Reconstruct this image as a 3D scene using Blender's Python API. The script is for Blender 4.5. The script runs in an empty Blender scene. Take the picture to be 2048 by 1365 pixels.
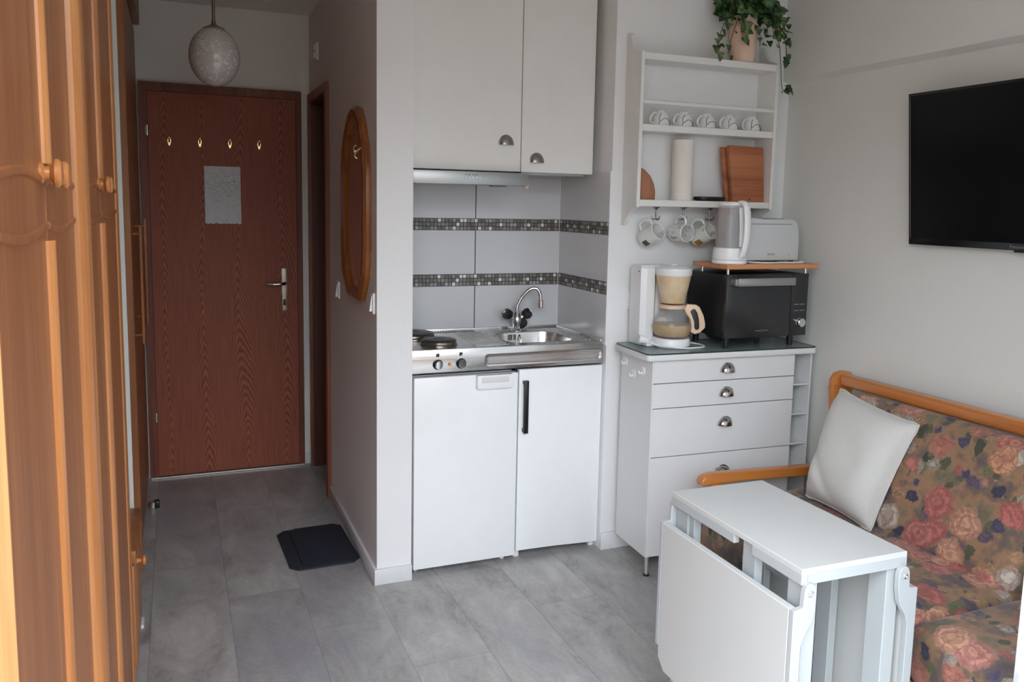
import bpy, bmesh, math, random
from mathutils import Matrix, Vector, noise as mnoise
random.seed(7)
SC = bpy.context.scene
COL = SC.collection
PI = math.pi

# ------------------------------------------------------------------ camera
F_PX, CAM = 1647.138, (-0.82849, -3.02743, 1.47870)
RIGHT = Vector((0.92626729, -0.37636443, 0.01946088))
UP = Vector((0.02731217, 0.11854128, 0.99257343))
FWD = Vector((0.37587625, 0.91885678, -0.12008023))
cd = bpy.data.cameras.new('camera'); cam = bpy.data.objects.new('camera', cd); COL.objects.link(cam)
cd.sensor_width = 36.0; cd.lens = F_PX / 2048 * 36.0
cd.shift_y = -71.93 / 2048; cd.clip_start = 0.02
cam.matrix_world = Matrix(((RIGHT.x, UP.x, -FWD.x, CAM[0]), (RIGHT.y, UP.y, -FWD.y, CAM[1]),
                           (RIGHT.z, UP.z, -FWD.z, CAM[2]), (0, 0, 0, 1)))
SC.camera = cam
# ------------------------------------------------------------------ sky and exposure
SKY = 7.15
w = bpy.data.worlds.new('sky'); SC.world = w; w.use_nodes = True
nt = w.node_tree; nt.nodes.clear()
out = nt.nodes.new('ShaderNodeOutputWorld'); bg = nt.nodes.new('ShaderNodeBackground')
tc = nt.nodes.new('ShaderNodeTexCoord'); sx = nt.nodes.new('ShaderNodeSeparateXYZ'); rp = nt.nodes.new('ShaderNodeValToRGB')
nt.links.new(tc.outputs['Generated'], sx.inputs[0])
mr = nt.nodes.new('ShaderNodeMapRange'); mr.inputs['From Min'].default_value = -1; mr.inputs['From Max'].default_value = 1
nt.links.new(sx.outputs['Z'], mr.inputs['Value']); nt.links.new(mr.outputs[0], rp.inputs[0])
e = rp.color_ramp.elements
e[0].position = 0.0; e[0].color = (0.16, 0.155, 0.14, 1)
e[1].position = 1.0; e[1].color = (1.08, 1.19, 1.34, 1)
x = e.new(0.485); x.color = (0.20, 0.195, 0.17, 1)
x = e.new(0.515); x.color = (0.31, 0.325, 0.33, 1)
x = e.new(0.565); x.color = (0.36, 0.38, 0.39, 1)
x = e.new(0.60); x.color = (0.84, 0.91, 0.98, 1)
x = e.new(0.68); x.color = (1.12, 1.22, 1.34, 1)
x = e.new(0.82); x.color = (1.12, 1.22, 1.36, 1)
az = nt.nodes.new('ShaderNodeMapRange')          # the overcast sky is brighter towards the left of the balcony
az.inputs['From Min'].default_value = -0.8; az.inputs['From Max'].default_value = 0.7
az.inputs['To Min'].default_value = SKY * 1.7; az.inputs['To Max'].default_value = SKY * 0.42
nt.links.new(sx.outputs['X'], az.inputs['Value']); nt.links.new(az.outputs[0], bg.inputs['Strength'])
nt.links.new(rp.outputs[0], bg.inputs['Color'])
nt.links.new(bg.outputs[0], out.inputs[0])
SC.view_settings.view_transform = 'Standard'; SC.view_settings.look = 'None'
SC.view_settings.gamma = 1.0; SC.view_settings.use_curve_mapping = False
SC.view_settings.exposure = 0.0
SC.cycles.max_bounces = 8; SC.cycles.diffuse_bounces = 5; SC.cycles.glossy_bounces = 4
SC.cycles.transmission_bounces = 6; SC.cycles.transparent_max_bounces = 8
SC.cycles.caustics_reflective = False; SC.cycles.caustics_refractive = False

# ------------------------------------------------------------------ node material helpers
def srgb(r, g, b):
    f = lambda c: (c / 255 / 12.92) if c / 255 <= 0.04045 else ((c / 255 + 0.055) / 1.055) ** 2.4
    return (f(r), f(g), f(b), 1.0)

class N:
    """one material's node tree"""
    def __init__(s, name, rough=0.5, metal=0.0, col=(0.8, 0.8, 0.8, 1), **kw):
        s.m = bpy.data.materials.new(name); s.m.use_nodes = True
        s.t = s.m.node_tree; s.p = s.t.nodes['Principled BSDF']
        s.p.inputs['Base Color'].default_value = col
        s.p.inputs['Roughness'].default_value = rough; s.p.inputs['Metallic'].default_value = metal
        for k, v in kw.items(): s.p.inputs[k.replace('_', ' ')].default_value = v
        s._o = None
    def n(s, t, **kw):
        nd = s.t.nodes.new('ShaderNode' + t)
        for k, v in kw.items(): setattr(nd, k, v)
        return nd
    def l(s, a, b): s.t.links.new(a, b)
    @property
    def obj(s):
        if s._o is None: s._o = s.n('TexCoord').outputs['Object']
        return s._o
    def map(s, scale=(1, 1, 1), rot=(0, 0, 0), loc=(0, 0, 0), src=None):
        m = s.n('Mapping'); m.inputs['Scale'].default_value = scale; m.inputs['Rotation'].default_value = rot
        m.inputs['Location'].default_value = loc; s.l(src or s.obj, m.inputs['Vector']); return m.outputs[0]
    def noise(s, vec, scale=5, detail=4, rough=0.55, dist=0.0):
        n = s.n('TexNoise'); n.inputs['Scale'].default_value = scale; n.inputs['Detail'].default_value = detail
        n.inputs['Roughness'].default_value = rough; n.inputs['Distortion'].default_value = dist
        s.l(vec, n.inputs['Vector']); return n
    def vor(s, vec, scale=5, feature='F1', rnd=1.0):
        n = s.n('TexVoronoi', feature=feature); n.inputs['Scale'].default_value = scale
        n.inputs['Randomness'].default_value = rnd; s.l(vec, n.inputs['Vector']); return n
    def ramp(s, fac, stops, interp='LINEAR'):
        r = s.n('ValToRGB'); r.color_ramp.interpolation = interp; e = r.color_ramp.elements
        e[0].position, e[0].color = stops[0]; e[1].position, e[1].color = stops[-1]
        for p, c in stops[1:-1]:
            q = e.new(p); q.color = c
        s.l(fac, r.inputs[0]); return r.outputs[0]
    def math(s, op, a, b=None, c=None):
        m = s.n('Math', operation=op)
        for i, v in enumerate((a, b, c)):
            if v is None: continue
            if isinstance(v, (int, float)): m.inputs[i].default_value = v
            else: s.l(v, m.inputs[i])
        return m.outputs[0]
    def mix(s, fac, a, b, mode='MIX'):
        m = s.n('MixRGB', blend_type=mode)
        for i, v in enumerate((fac, a, b)):
            if isinstance(v, (int, float)): m.inputs[i].default_value = v
            elif isinstance(v, tuple): m.inputs[i].default_value = v
            else: s.l(v, m.inputs[i])
        return m.outputs[0]
    def add(s, a, b):
        v = s.n('VectorMath', operation='ADD')
        for i, q in enumerate((a, b)):
            if isinstance(q, tuple): v.inputs[i].default_value = q
            else: s.l(q, v.inputs[i])
        return v.outputs[0]
    def vscale(s, a, k):
        v = s.n('VectorMath', operation='SCALE'); s.l(a, v.inputs[0]); v.inputs['Scale'].default_value = k; return v.outputs[0]
    def xyz(s, vec=None):
        q = s.n('SeparateXYZ'); s.l(vec or s.obj, q.inputs[0]); return q.outputs
    def comb(s, x=0, y=0, z=0):
        q = s.n('CombineXYZ')
        for i, v in enumerate((x, y, z)):
            if isinstance(v, (int, float)): q.inputs[i].default_value = v
            else: s.l(v, q.inputs[i])
        return q.outputs[0]
    def color(s, c): s.l(c, s.p.inputs['Base Color']); return s
    def rough(s, c): s.l(c, s.p.inputs['Roughness']); return s
    def bump(s, h, strength=0.2, dist=0.01):
        b = s.n('Bump'); b.inputs['Strength'].default_value = strength; b.inputs['Distance'].default_value = dist
        s.l(h, b.inputs['Height']); s.l(b.outputs[0], s.p.inputs['Normal']); return s

def flat(name, col, rough=0.5, metal=0.0, var=0.04, scale=14, bump=0.0, **kw):
    """a plain finish with faint procedural mottling"""
    k = N(name, rough, metal, col, **kw)
    nz = k.noise(k.obj, scale, 3)
    d = tuple(c * (1 - var) for c in col[:3]) + (1,); b = tuple(min(1, c * (1 + var)) for c in col[:3]) + (1,)
    k.color(k.ramp(nz.outputs['Fac'], [(0.3, d), (0.7, b)]))
    if bump: k.bump(k.noise(k.obj, 900, 2).outputs['Fac'], bump, 0.002)
    return k.m

def plaster(name, col, scale=260, strength=0.25):
    k = N(name, 0.9, 0, col)
    big = k.noise(k.obj, 1.3, 3)
    d = tuple(c * 0.97 for c in col[:3]) + (1,)
    k.color(k.ramp(big.outputs['Fac'], [(0.35, d), (0.65, col)]))
    k.bump(k.noise(k.obj, scale, 3).outputs['Fac'], strength, 0.004)
    return k.m

def wood(name, dark, mid, light, rough=0.42, scale=1.0, axis='z', coat=0.0, contrast=1.0):
    k = N(name, rough)
    k.p.inputs['Coat Weight'].default_value = coat; k.p.inputs['Coat Roughness'].default_value = 0.15
    st = {'z': (26, 26, 1.1), 'y': (26, 1.1, 26), 'x': (1.1, 26, 26)}[axis]
    st2 = {'z': (160, 160, 3), 'y': (160, 3, 160), 'x': (3, 160, 160)}[axis]
    a = k.noise(k.map(tuple(q * scale for q in st)), 1.0, 5, 0.6, 0.6).outputs['Fac']
    b = k.noise(k.map(tuple(q * scale for q in st2)), 1.0, 3, 0.6).outputs['Fac']
    f = k.math('ADD', k.math('MULTIPLY', a, 0.72), k.math('MULTIPLY', b, 0.28))
    h = 0.16 / contrast
    k.color(k.ramp(f, [(0.5 - h, dark), (0.5, mid), (0.5 + h, light)]))
    k.bump(b, 0.08, 0.002)
    return k.m

def door_wood():
    """dark veneer with columns of cathedral arches"""
    k = N('door_veneer', 0.5)
    k.p.inputs['Specular IOR Level'].default_value = 0.22
    X, Y, Z = k.xyz()
    wob = k.noise(k.map((1.6, 1.6, 0.5)), 1.0, 3)
    wv = k.math('MULTIPLY', k.math('SUBTRACT', wob.outputs['Fac'], 0.5), 0.24)
    xx = k.math('ADD', X, wv)
    per = 0.19
    u = k.math('SUBTRACT', k.math('FRACT', k.math('DIVIDE', xx, per)), 0.5)
    par = k.math('MULTIPLY', k.math('POWER', k.math('ABSOLUTE', u), 1.6), 1.9)
    n2 = k.noise(k.map((9, 9, 2.2)), 1.0, 4)
    g = k.math('ADD', k.math('ADD', Z, par), k.math('MULTIPLY', n2.outputs['Fac'], 0.16))
    ring = k.math('SINE', k.math('MULTIPLY', g, 120.0))
    fine = k.noise(k.map((220, 220, 5)), 1.0, 3).outputs['Fac']
    f = k.math('ADD', k.math('MULTIPLY', ring, 0.15), k.math('ADD', k.math('MULTIPLY', fine, 0.6), 0.2))
    k.color(k.ramp(f, [(0.15, srgb(92, 46, 34)), (0.5, srgb(156, 90, 70)), (0.85, srgb(182, 112, 88))]))
    k.bump(fine, 0.06, 0.002)
    return k.m

def floor_mat():
    k = N('vinyl_floor', 0.42)
    X, Y, Z = k.xyz()
    pw, pl = 0.263, 0.92
    a = k.math('DIVIDE', k.math('ADD', X, 0.42), pw)
    row = k.math('FLOOR', a)
    off = k.math('MULTIPLY', k.math('FRACT', k.math('MULTIPLY', row, 0.37)), pl)
    b = k.math('DIVIDE', k.math('ADD', k.math('ADD', Y, 0.275), off), pl)
    colid = k.math('FLOOR', b)
    wn = k.n('TexWhiteNoise', noise_dimensions='3D'); k.l(k.comb(row, colid, 0), wn.inputs['Vector'])
    shift = k.vscale(wn.outputs['Color'], 9.0)
    vec = k.add(k.map((1.0, 0.45, 1)), shift)
    n1 = k.noise(vec, 6.5, 10, 0.74, 0.5).outputs['Fac']
    n2 = k.noise(k.add(k.map((1, 0.3, 1)), shift), 2.4, 4, 0.55, 0.3).outputs['Fac']
    n3 = k.noise(k.map((1, 1, 1)), 60, 3).outputs['Fac']
    base = k.ramp(n1, [(0.30, srgb(120, 117, 114)), (0.44, srgb(158, 155, 152)), (0.55, srgb(176, 173, 169)), (0.70, srgb(196, 194, 191))])
    base = k.mix(k.ramp(n2, [(0.48, (0, 0, 0, 1)), (0.66, (0.75, 0.75, 0.75, 1))]), base, srgb(144, 143, 149))
    base = k.mix(0.12, base, k.ramp(n3, [(0.3, srgb(130, 128, 125)), (0.7, srgb(196, 195, 191))]))
    tone = k.ramp(wn.outputs['Value'], [(0, (0.90, 0.90, 0.905, 1)), (1, (1, 1, 1, 1))])
    base = k.mix(1.0, base, tone, 'MULTIPLY')
    ea = k.math('MINIMUM', k.math('FRACT', a), k.math('SUBTRACT', 1.0, k.math('FRACT', a)))
    eb = k.math('MINIMUM', k.math('FRACT', b), k.math('SUBTRACT', 1.0, k.math('FRACT', b)))
    seam = k.math('MAXIMUM', k.math('LESS_THAN', ea, 0.0022 / pw), k.math('LESS_THAN', eb, 0.0018 / pl))
    k.color(k.mix(k.math('MULTIPLY', seam, 0.26), base, srgb(70, 68, 67)))
    k.rough(k.ramp(n1, [(0.3, (0.34, 0.34, 0.34, 1)), (0.7, (0.46, 0.46, 0.46, 1))]))
    k.bump(n3, 0.05, 0.002)
    return k.m

def mosaic_mat():
    k = N('glass_mosaic', 0.25)
    X, Y, Z = k.xyz()
    s = 0.01717
    a = k.math('DIVIDE', k.math('ADD', X, Y), s); b = k.math('DIVIDE', k.math('SUBTRACT', Z, k.math('ADD', 1.1146, k.math('MULTIPLY', k.math('GREATER_THAN', Z, 1.25), 0.2504))), 0.01727)
    wn = k.n('TexWhiteNoise', noise_dimensions='3D'); k.l(k.comb(k.math('FLOOR', a), k.math('FLOOR', b), 3.0), wn.inputs['Vector'])
    c = k.ramp(wn.outputs['Value'], [(0.0, srgb(96, 90, 84)), (0.3, srgb(128, 122, 116)), (0.55, srgb(142, 138, 132)), (0.72, srgb(112, 106, 101)),
                                    (0.80, srgb(168, 165, 160)), (0.885, srgb(240, 240, 240))], 'CONSTANT')
    mar = k.noise(k.obj, 190, 4, 0.7, 1.0).outputs['Fac']
    c = k.mix(0.22, c, k.ramp(mar, [(0.35, srgb(70, 65, 62)), (0.6, srgb(178, 174, 170))]))
    fa, fb = k.math('FRACT', a), k.math('FRACT', b)
    ed = k.math('MINIMUM', k.math('MINIMUM', fa, k.math('SUBTRACT', 1.0, fa)), k.math('MINIMUM', fb, k.math('SUBTRACT', 1.0, fb)))
    g = k.math('LESS_THAN', ed, 0.085)
    k.color(k.mix(g, c, srgb(52, 48, 46)))
    k.rough(k.mix(g, (0.2, 0.2, 0.2, 1), (0.8, 0.8, 0.8, 1)))
    k.bump(k.math('SUBTRACT', 1.0, g), 0.4, 0.001)
    return k.m

def floral_mat():
    """upholstery print: roses, pale blooms and leaves on an ochre and mauve ground"""
    k = N('floral_upholstery', 0.85)
    k.p.inputs['Sheen Weight'].default_value = 0.15
    warp = k.noise(k.obj, 9, 4, 0.6); wv = k.vscale(k.add(warp.outputs['Color'], (-0.5, -0.5, -0.5)), 0.055)
    P = k.add(k.obj, wv)
    fine = k.noise(k.obj, 34, 4, 0.6); wv2 = k.vscale(k.add(fine.outputs['Color'], (-0.5, -0.5, -0.5)), 0.03)
    Q = k.add(P, wv2)
    g = k.noise(P, 6.0, 5, 0.6).outputs['Fac']
    col = k.ramp(g, [(0.28, srgb(64, 62, 76)), (0.40, srgb(104, 92, 98)), (0.47, srgb(130, 110, 92)), (0.54, srgb(176, 136, 100)), (0.61, srgb(132, 122, 96)), (0.72, srgb(84, 84, 74))])
    # leaves
    lv = k.vor(k.map((1.0, 1.7, 0.8), (0.5, 0.7, 0.3), src=Q), 15)
    lm = k.ramp(lv.outputs['Distance'], [(0.34, (1, 1, 1, 1)), (0.40, (0, 0, 0, 1))])
    lr = k.math('GREATER_THAN', k.xyz(lv.outputs['Color'])[0], 0.36)
    lc = k.ramp(k.xyz(lv.outputs['Color'])[1], [(0, srgb(58, 66, 52)), (0.5, srgb(98, 106, 70)), (1, srgb(132, 134, 92))])
    lc = k.mix(k.math('MULTIPLY', k.math('LESS_THAN', k.math('FRACT', k.math('MULTIPLY', lv.outputs['Distance'], 9)), 0.25), 0.5), lc, srgb(48, 54, 46))
    col = k.mix(k.math('MULTIPLY', lm, lr), col, lc)
    def flowers(col, scale, keep, rad, stops, rings, line, loc, petal):
        v = k.vor(k.map(loc=loc, src=Q), scale)
        d = v.outputs['Distance']; r = k.xyz(v.outputs['Color'])
        m = k.ramp(d, [(rad - 0.05, (1, 1, 1, 1)), (rad + 0.02, (0, 0, 0, 1))])
        keepm = k.math('LESS_THAN', r[0], keep)
        c = k.ramp(r[1], stops, 'CONSTANT')
        pv = k.vor(k.map(loc=loc, src=Q), scale * petal, 'DISTANCE_TO_EDGE')
        pe = k.ramp(pv.outputs['Distance'], [(0.0, (1, 1, 1, 1)), (0.10, (0, 0, 0, 1))])
        ring = k.math('SINE', k.math('ADD', k.math('MULTIPLY', d, rings), k.math('MULTIPLY', fine.outputs['Fac'], 9.0)))
        sh = k.ramp(ring, [(0.0, (0.62, 0.58, 0.58, 1)), (0.55, (1, 1, 1, 1)), (1.0, (1.0, 1.0, 1.0, 1))])
        c = k.mix(0.8, c, sh, 'MULTIPLY')
        c = k.mix(k.math('MULTIPLY', pe, 0.55), c, line)
        ctr = k.ramp(d, [(0.0, (1, 1, 1, 1)), (0.16, (0, 0, 0, 1))])
        c = k.mix(k.math('MULTIPLY', ctr, 0.45), c, line)
        return k.mix(k.math('MULTIPLY', m, keepm), col, c)
    col = flowers(col, 19, 0.62, 0.44, [(0, srgb(92, 90, 122)), (0.28, srgb(198, 190, 172)), (0.5, srgb(120, 104, 120)), (0.66, srgb(206, 166, 122)), (0.85, srgb(70, 70, 100))], 22, srgb(60, 56, 68), (3, 1, 2), 2.6)
    col = flowers(col, 9.2, 0.60, 0.50, [(0, srgb(224, 152, 128)), (0.25, srgb(212, 128, 116)), (0.45, srgb(238, 184, 150)), (0.62, srgb(222, 214, 198)), (0.80, srgb(230, 166, 146)), (0.92, srgb(204, 116, 106))], 30, srgb(150, 74, 70), (0, 0, 0), 2.6)
    col = flowers(col, 8.2, 0.42, 0.44, [(0, srgb(236, 176, 136)), (0.4, srgb(218, 140, 128)), (0.7, srgb(226, 214, 194)), (0.88, srgb(206, 120, 112))], 30, srgb(146, 80, 74), (5.3, 2.1, 7.7), 2.8)
    k.color(k.mix(1.0, k.mix(0.10, col, srgb(116, 100, 92)), (0.72, 0.68, 0.68, 1), 'MULTIPLY'))
    weave = k.noise(k.obj, 900, 2).outputs['Fac']
    k.bump(weave, 0.15, 0.001)
    return k.m

WHITE = srgb(235, 235, 233)
M = {}
M['wall'] = plaster('wall_plaster', srgb(222, 221, 215))
M['ceil'] = plaster('ceiling_plaster', srgb(236, 235, 232))
M['wallpaper'] = plaster('hall_wallpaper', srgb(240, 235, 234), 420, 0.4)
M['wallw'] = plaster('white_plaster', srgb(230, 230, 229))
M['hallwall'] = plaster('hall_plaster', srgb(238, 237, 233))
M['floor'] = floor_mat()
M['base'] = flat('baseboard_tile', srgb(214, 215, 216), 0.4, var=0.05)
M['oak'] = wood('oak_veneer', srgb(128, 74, 38), srgb(151, 92, 50), srgb(170, 108, 62), 0.42, coat=0.15)
M['oakbead'] = wood('oak_moulding', srgb(160, 98, 50), srgb(188, 122, 66), srgb(206, 142, 84), 0.38, coat=0.15)
M['oakpost_lit'] = wood('window_lit_post_wood', srgb(196, 148, 90), srgb(214, 168, 110), srgb(226, 186, 130), 0.4)  # wardrobe wood made paler to carry the window light on the post
M['oakhall'] = wood('hall_closet_oak', srgb(112, 66, 40), srgb(146, 92, 56), srgb(166, 110, 70), 0.42)
M['door'] = door_wood()
M['dframe'] = wood('door_frame_wood', srgb(92, 44, 30), srgb(120, 62, 44), srgb(138, 74, 52), 0.5)
M['dframe2'] = wood('casing_wood', srgb(108, 60, 38), srgb(134, 78, 52), srgb(150, 92, 62), 0.4)
M['dark_leaf'] = wood('bathroom_door_wood', srgb(62, 30, 20), srgb(84, 42, 28), srgb(98, 50, 34), 0.42)
M['mirror_wood'] = wood('mirror_frame_wood', srgb(110, 62, 30), srgb(146, 88, 46), srgb(168, 106, 60), 0.3, coat=0.3)
M['mirror'] = flat('mirror_glass', (0.86, 0.87, 0.86, 1), 0.02, 1.0, 0.005)
M['white'] = flat('white_laminate', srgb(216, 216, 215), 0.38, var=0.012)
M['whitegloss'] = flat('white_enamel', srgb(236, 238, 238), 0.22, var=0.01)
M['cab'] = flat('cabinet_foil', srgb(226, 224, 219), 0.42, var=0.012)
M['shelfwhite'] = flat('white_painted_wood', srgb(226, 225, 221), 0.45, var=0.02)
M['tile'] = flat('wall_tile', srgb(212, 212, 213), 0.16, var=0.02, scale=3)
M['grout'] = flat('dark_grout', srgb(70, 68, 68), 0.8)
M['sealant'] = flat('white_sealant', srgb(226, 228, 230), 0.35)
M['mosaic'] = mosaic_mat()
k = N('brushed_steel', 0.26, 1.0, (0.62, 0.61, 0.59, 1))
bn = k.noise(k.map((3, 90, 90)), 1.0, 3).outputs['Fac']
k.color(k.ramp(bn, [(0.3, (0.58, 0.57, 0.55, 1)), (0.7, (0.68, 0.67, 0.65, 1))])); k.rough(k.ramp(bn, [(0.3, (0.20, 0.20, 0.20, 1)), (0.7, (0.30, 0.30, 0.30, 1))]))
M['steel'] = k.m
M['hood'] = flat('hood_steel', (0.40, 0.405, 0.40, 1), 0.38, 0.9, 0.03)
M['chrome'] = flat('chrome', (0.78, 0.78, 0.79, 1), 0.07, 1.0, 0.01)
M['darkchrome'] = flat('dark_polished_chrome', (0.42, 0.41, 0.41, 1), 0.10, 1.0, 0.02)
M['greypull'] = flat('satin_nickel', (0.30, 0.29, 0.28, 1), 0.30, 0.9, 0.04)
M['nickel'] = flat('brushed_nickel', (0.72, 0.69, 0.63, 1), 0.3, 0.9, 0.03)
M['brass'] = flat('brass', (0.72, 0.52, 0.24, 1), 0.25, 1.0, 0.03)
M['black'] = flat('black_plastic', srgb(22, 22, 24), 0.35, var=0.1)
M['blackmat'] = flat('black_housing', srgb(15, 15, 17), 0.5, var=0.1)
M['hotplate'] = flat('cast_iron', srgb(56, 52, 49), 0.38, 0.6, 0.1, 60)
M['plate_ring'] = flat('plate_rim_steel', (0.22, 0.19, 0.16, 1), 0.22, 1.0, 0.05)
M['mwglass'] = flat('smoked_glass', srgb(40, 42, 44), 0.18, 0.0, 0.03)
M['tvscreen'] = flat('tv_screen', srgb(4, 4, 6), 0.22, 0, 0.03, Specular_IOR_Level=0.22)
M['tvframe'] = flat('tv_bezel', srgb(13, 13, 15), 0.22, 0, 0.05)
M['cream'] = flat('cream_plastic', srgb(226, 196, 166), 0.35, var=0.03)
M['whiteplastic'] = flat('white_plastic', srgb(230, 230, 230), 0.3, var=0.02)
M['greywhite'] = flat('toaster_plastic', srgb(196, 198, 197), 0.4, var=0.02)
M['ceramic'] = flat('white_china', srgb(226, 226, 224), 0.15, var=0.01)
M['paint_line'] = flat('dark_glaze', srgb(62, 60, 62), 0.3)
M['board'] = wood('beech_board', srgb(142, 82, 50), srgb(172, 106, 68), srgb(190, 124, 84), 0.5, 0.5, 'x', contrast=1.3)
M['board2'] = wood('brown_board', srgb(150, 100, 72), srgb(166, 114, 84), srgb(178, 126, 96), 0.55, 0.5, 'z')
M['trayoak'] = wood('tray_oak', srgb(170, 108, 66), srgb(194, 132, 88), srgb(206, 146, 100), 0.42, 1.0, 'x')
M['sofawood'] = wood('sofa_beech', srgb(168, 98, 40), srgb(194, 120, 54), srgb(208, 138, 70), 0.3, 0.8, 'x', coat=0.4)
M['sofawoody'] = wood('sofa_beech_rail', srgb(160, 92, 38), srgb(186, 112, 50), srgb(200, 128, 64), 0.3, 0.8, 'y', coat=0.4)
M['floral'] = floral_mat()
M['piping'] = flat('dark_piping', srgb(88, 72, 58), 0.8)
k = N('linen', 0.9, 0, srgb(208, 206, 200)); k.p.inputs['Sheen Weight'].default_value = 0.2
lw = k.n('TexWave', wave_type='BANDS', bands_direction='Y'); lw.inputs['Scale'].default_value = 120; lw.inputs['Distortion'].default_value = 1.5; k.l(k.obj, lw.inputs['Vector'])
ln = k.noise(k.map((420, 420, 90)), 1, 3).outputs['Fac']
k.color(k.ramp(ln, [(0.3, srgb(190, 188, 181)), (0.7, srgb(202, 200, 194))])); k.bump(ln, 0.1, 0.0006)
M['linen'] = k.m
M['paper'] = None
k = N('drawing_paper', 0.75)
X, Y, Z = k.xyz()
pn = k.noise(k.map((5, 1, 13), (0, 0.35, 0)), 1.5, 4, 0.55, 1.2).outputs['Fac']
ps = k.math('ABSOLUTE', k.math('SINE', k.math('MULTIPLY', pn, 58)))
pl = k.ramp(ps, [(0.0, (1, 1, 1, 1)), (0.42, (0, 0, 0, 1))])
band = k.ramp(Z, [(0.0, (0.35, 0.35, 0.35, 1)), (0.42, (0.5, 0.5, 0.5, 1)), (0.5, (1, 1, 1, 1)), (0.85, (0.9, 0.9, 0.9, 1)), (1.0, (0.3, 0.3, 0.3, 1))])
zz = k.math('DIVIDE', Z, 0.30); k.t.links.new(zz, band.node.inputs[0])
k.color(k.mix(k.math('MULTIPLY', pl, band), srgb(226, 228, 230), srgb(96, 100, 98)))
k.bump(pn, 0.4, 0.01)
M['paper'] = k.m
k = N('doormat_pile', 0.95, 0, srgb(22, 24, 32))
mn = k.noise(k.obj, 320, 3).outputs['Fac']
k.color(k.ramp(mn, [(0.35, srgb(12, 14, 24)), (0.65, srgb(38, 42, 58))])); k.bump(mn, 1.0, 0.004)
M['mat'] = k.m
M['rubber'] = flat('ribbed_rubber', srgb(34, 38, 46), 0.75, var=0.15, scale=200)
k = N('opal_glass', 0.10, 0, srgb(190, 184, 178)); k.p.inputs['Coat Weight'].default_value = 0.4
lo = k.noise(k.obj, 8, 2, 0.5, 1.8).outputs['Fac']
lo = k.math('ABSOLUTE', k.math('SINE', k.math('MULTIPLY', lo, 26)))
X, Y, Z = k.xyz()
msk = k.ramp(k.noise(k.obj, 9, 2).outputs['Fac'], [(0.36, (0, 0, 0, 1)), (0.46, (1, 1, 1, 1))])
k.color(k.mix(k.math('MULTIPLY', k.ramp(lo, [(0.0, (1, 1, 1, 1)), (0.5, (0, 0, 0, 1))]), msk), srgb(206, 200, 195), srgb(246, 245, 243)))
k.p.inputs['Subsurface Weight'].default_value = 0.3; k.p.inputs['Subsurface Radius'].default_value = (0.1, 0.1, 0.1)
M['opal'] = k.m
M['terracotta'] = flat('pale_clay', srgb(222, 190, 166), 0.6, var=0.04)
k = N('ivy_leaf', 0.45, 0, srgb(40, 62, 36))
oi = k.noise(k.obj, 26, 2).outputs['Fac']
k.color(k.ramp(oi, [(0.36, srgb(30, 58, 38)), (0.48, srgb(54, 88, 52)), (0.60, srgb(112, 132, 84))]))
M['ivy'] = k.m
M['stem'] = flat('ivy_stem', srgb(92, 96, 62), 0.6)
k = N('clear_glass', 0.02, 0, (0.45, 0.46, 0.45, 1)); k.p.inputs['Alpha'].default_value = 0.14; k.p.inputs['Roughness'].default_value = 0.04
M['glass'] = k.m
k = N('kettle_glass', 0.05, 0, (0.55, 0.56, 0.56, 1)); k.p.inputs['Alpha'].default_value = 0.24
M['kglass'] = k.m
k = N('table_glass', 0.03, 0, srgb(150, 172, 168)); k.p.inputs['Alpha'].default_value = 0.42
M['tglass'] = k.m
M['glassedge'] = flat('glass_edge_green', srgb(34, 54, 50), 0.15)
k = N('coffee_stain', 0.25, 0, srgb(200, 172, 124)); 
cn = k.noise(k.obj, 22, 3).outputs['Fac']
k.color(k.ramp(cn, [(0.35, srgb(178, 140, 84)), (0.65, srgb(200, 168, 112))]))
M['amber'] = k.m
k = N('beige_tinted_plastic', 0.22, 0, srgb(206, 182, 146)); cn = k.noise(k.obj, 14, 3).outputs['Fac']
k.color(k.ramp(cn, [(0.35, srgb(202, 174, 132)), (0.65, srgb(216, 196, 168))]))
M['filter'] = k.m
def mugmat(name, lo, hi, dots):
    k = N(name, 0.18, 0, srgb(222, 222, 218))
    n1 = k.noise(k.obj, 60 if dots else 38, 3).outputs['Fac']
    c = k.mix(k.ramp(n1, [(0.56, (0, 0, 0, 1)), (0.62, (0.8, 0.8, 0.8, 1))]), srgb(222, 222, 218), lo)
    n2 = k.noise(k.obj, 30, 2).outputs['Fac']
    c = k.mix(k.ramp(n2, [(0.60, (0, 0, 0, 1)), (0.66, (0.6, 0.6, 0.6, 1))]), c, hi)
    return k.color(c).m
M['mugA'] = mugmat('mug_print_green', srgb(206, 208, 204), srgb(186, 196, 188), False)
M['mugB'] = mugmat('mug_print_grey', srgb(168, 168, 172), srgb(200, 200, 204), True)
M['mugC'] = mugmat('mug_print_floral', srgb(176, 170, 150), srgb(196, 176, 120), False)
k = N('sheer_curtain', 0.9, 0, srgb(238, 240, 243))
cv = k.vor(k.obj, 16); X_ = k.xyz(cv.outputs['Color'])
cm = k.math('MULTIPLY', k.ramp(cv.outputs['Distance'], [(0.30, (1, 1, 1, 1)), (0.36, (0, 0, 0, 1))]), k.math('GREATER_THAN', X_[0], 0.72))
cc = k.mix(k.math('MULTIPLY', cm, 0.5), srgb(198, 200, 203), srgb(160, 160, 168)); k.color(cc)
tr = k.n('BsdfTranslucent'); k.l(cc, tr.inputs['Color']); mx = k.n('MixShader'); mx.inputs[0].default_value = 0.5
k.l(k.p.outputs[0], mx.inputs[1]); k.l(tr.outputs[0], mx.inputs[2]); k.l(mx.outputs[0], k.t.nodes['Material Output'].inputs[0])
M['curtain'] = k.m
M['orange'] = flat('orange_lamp_lens', srgb(196, 130, 50), 0.3)
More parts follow.
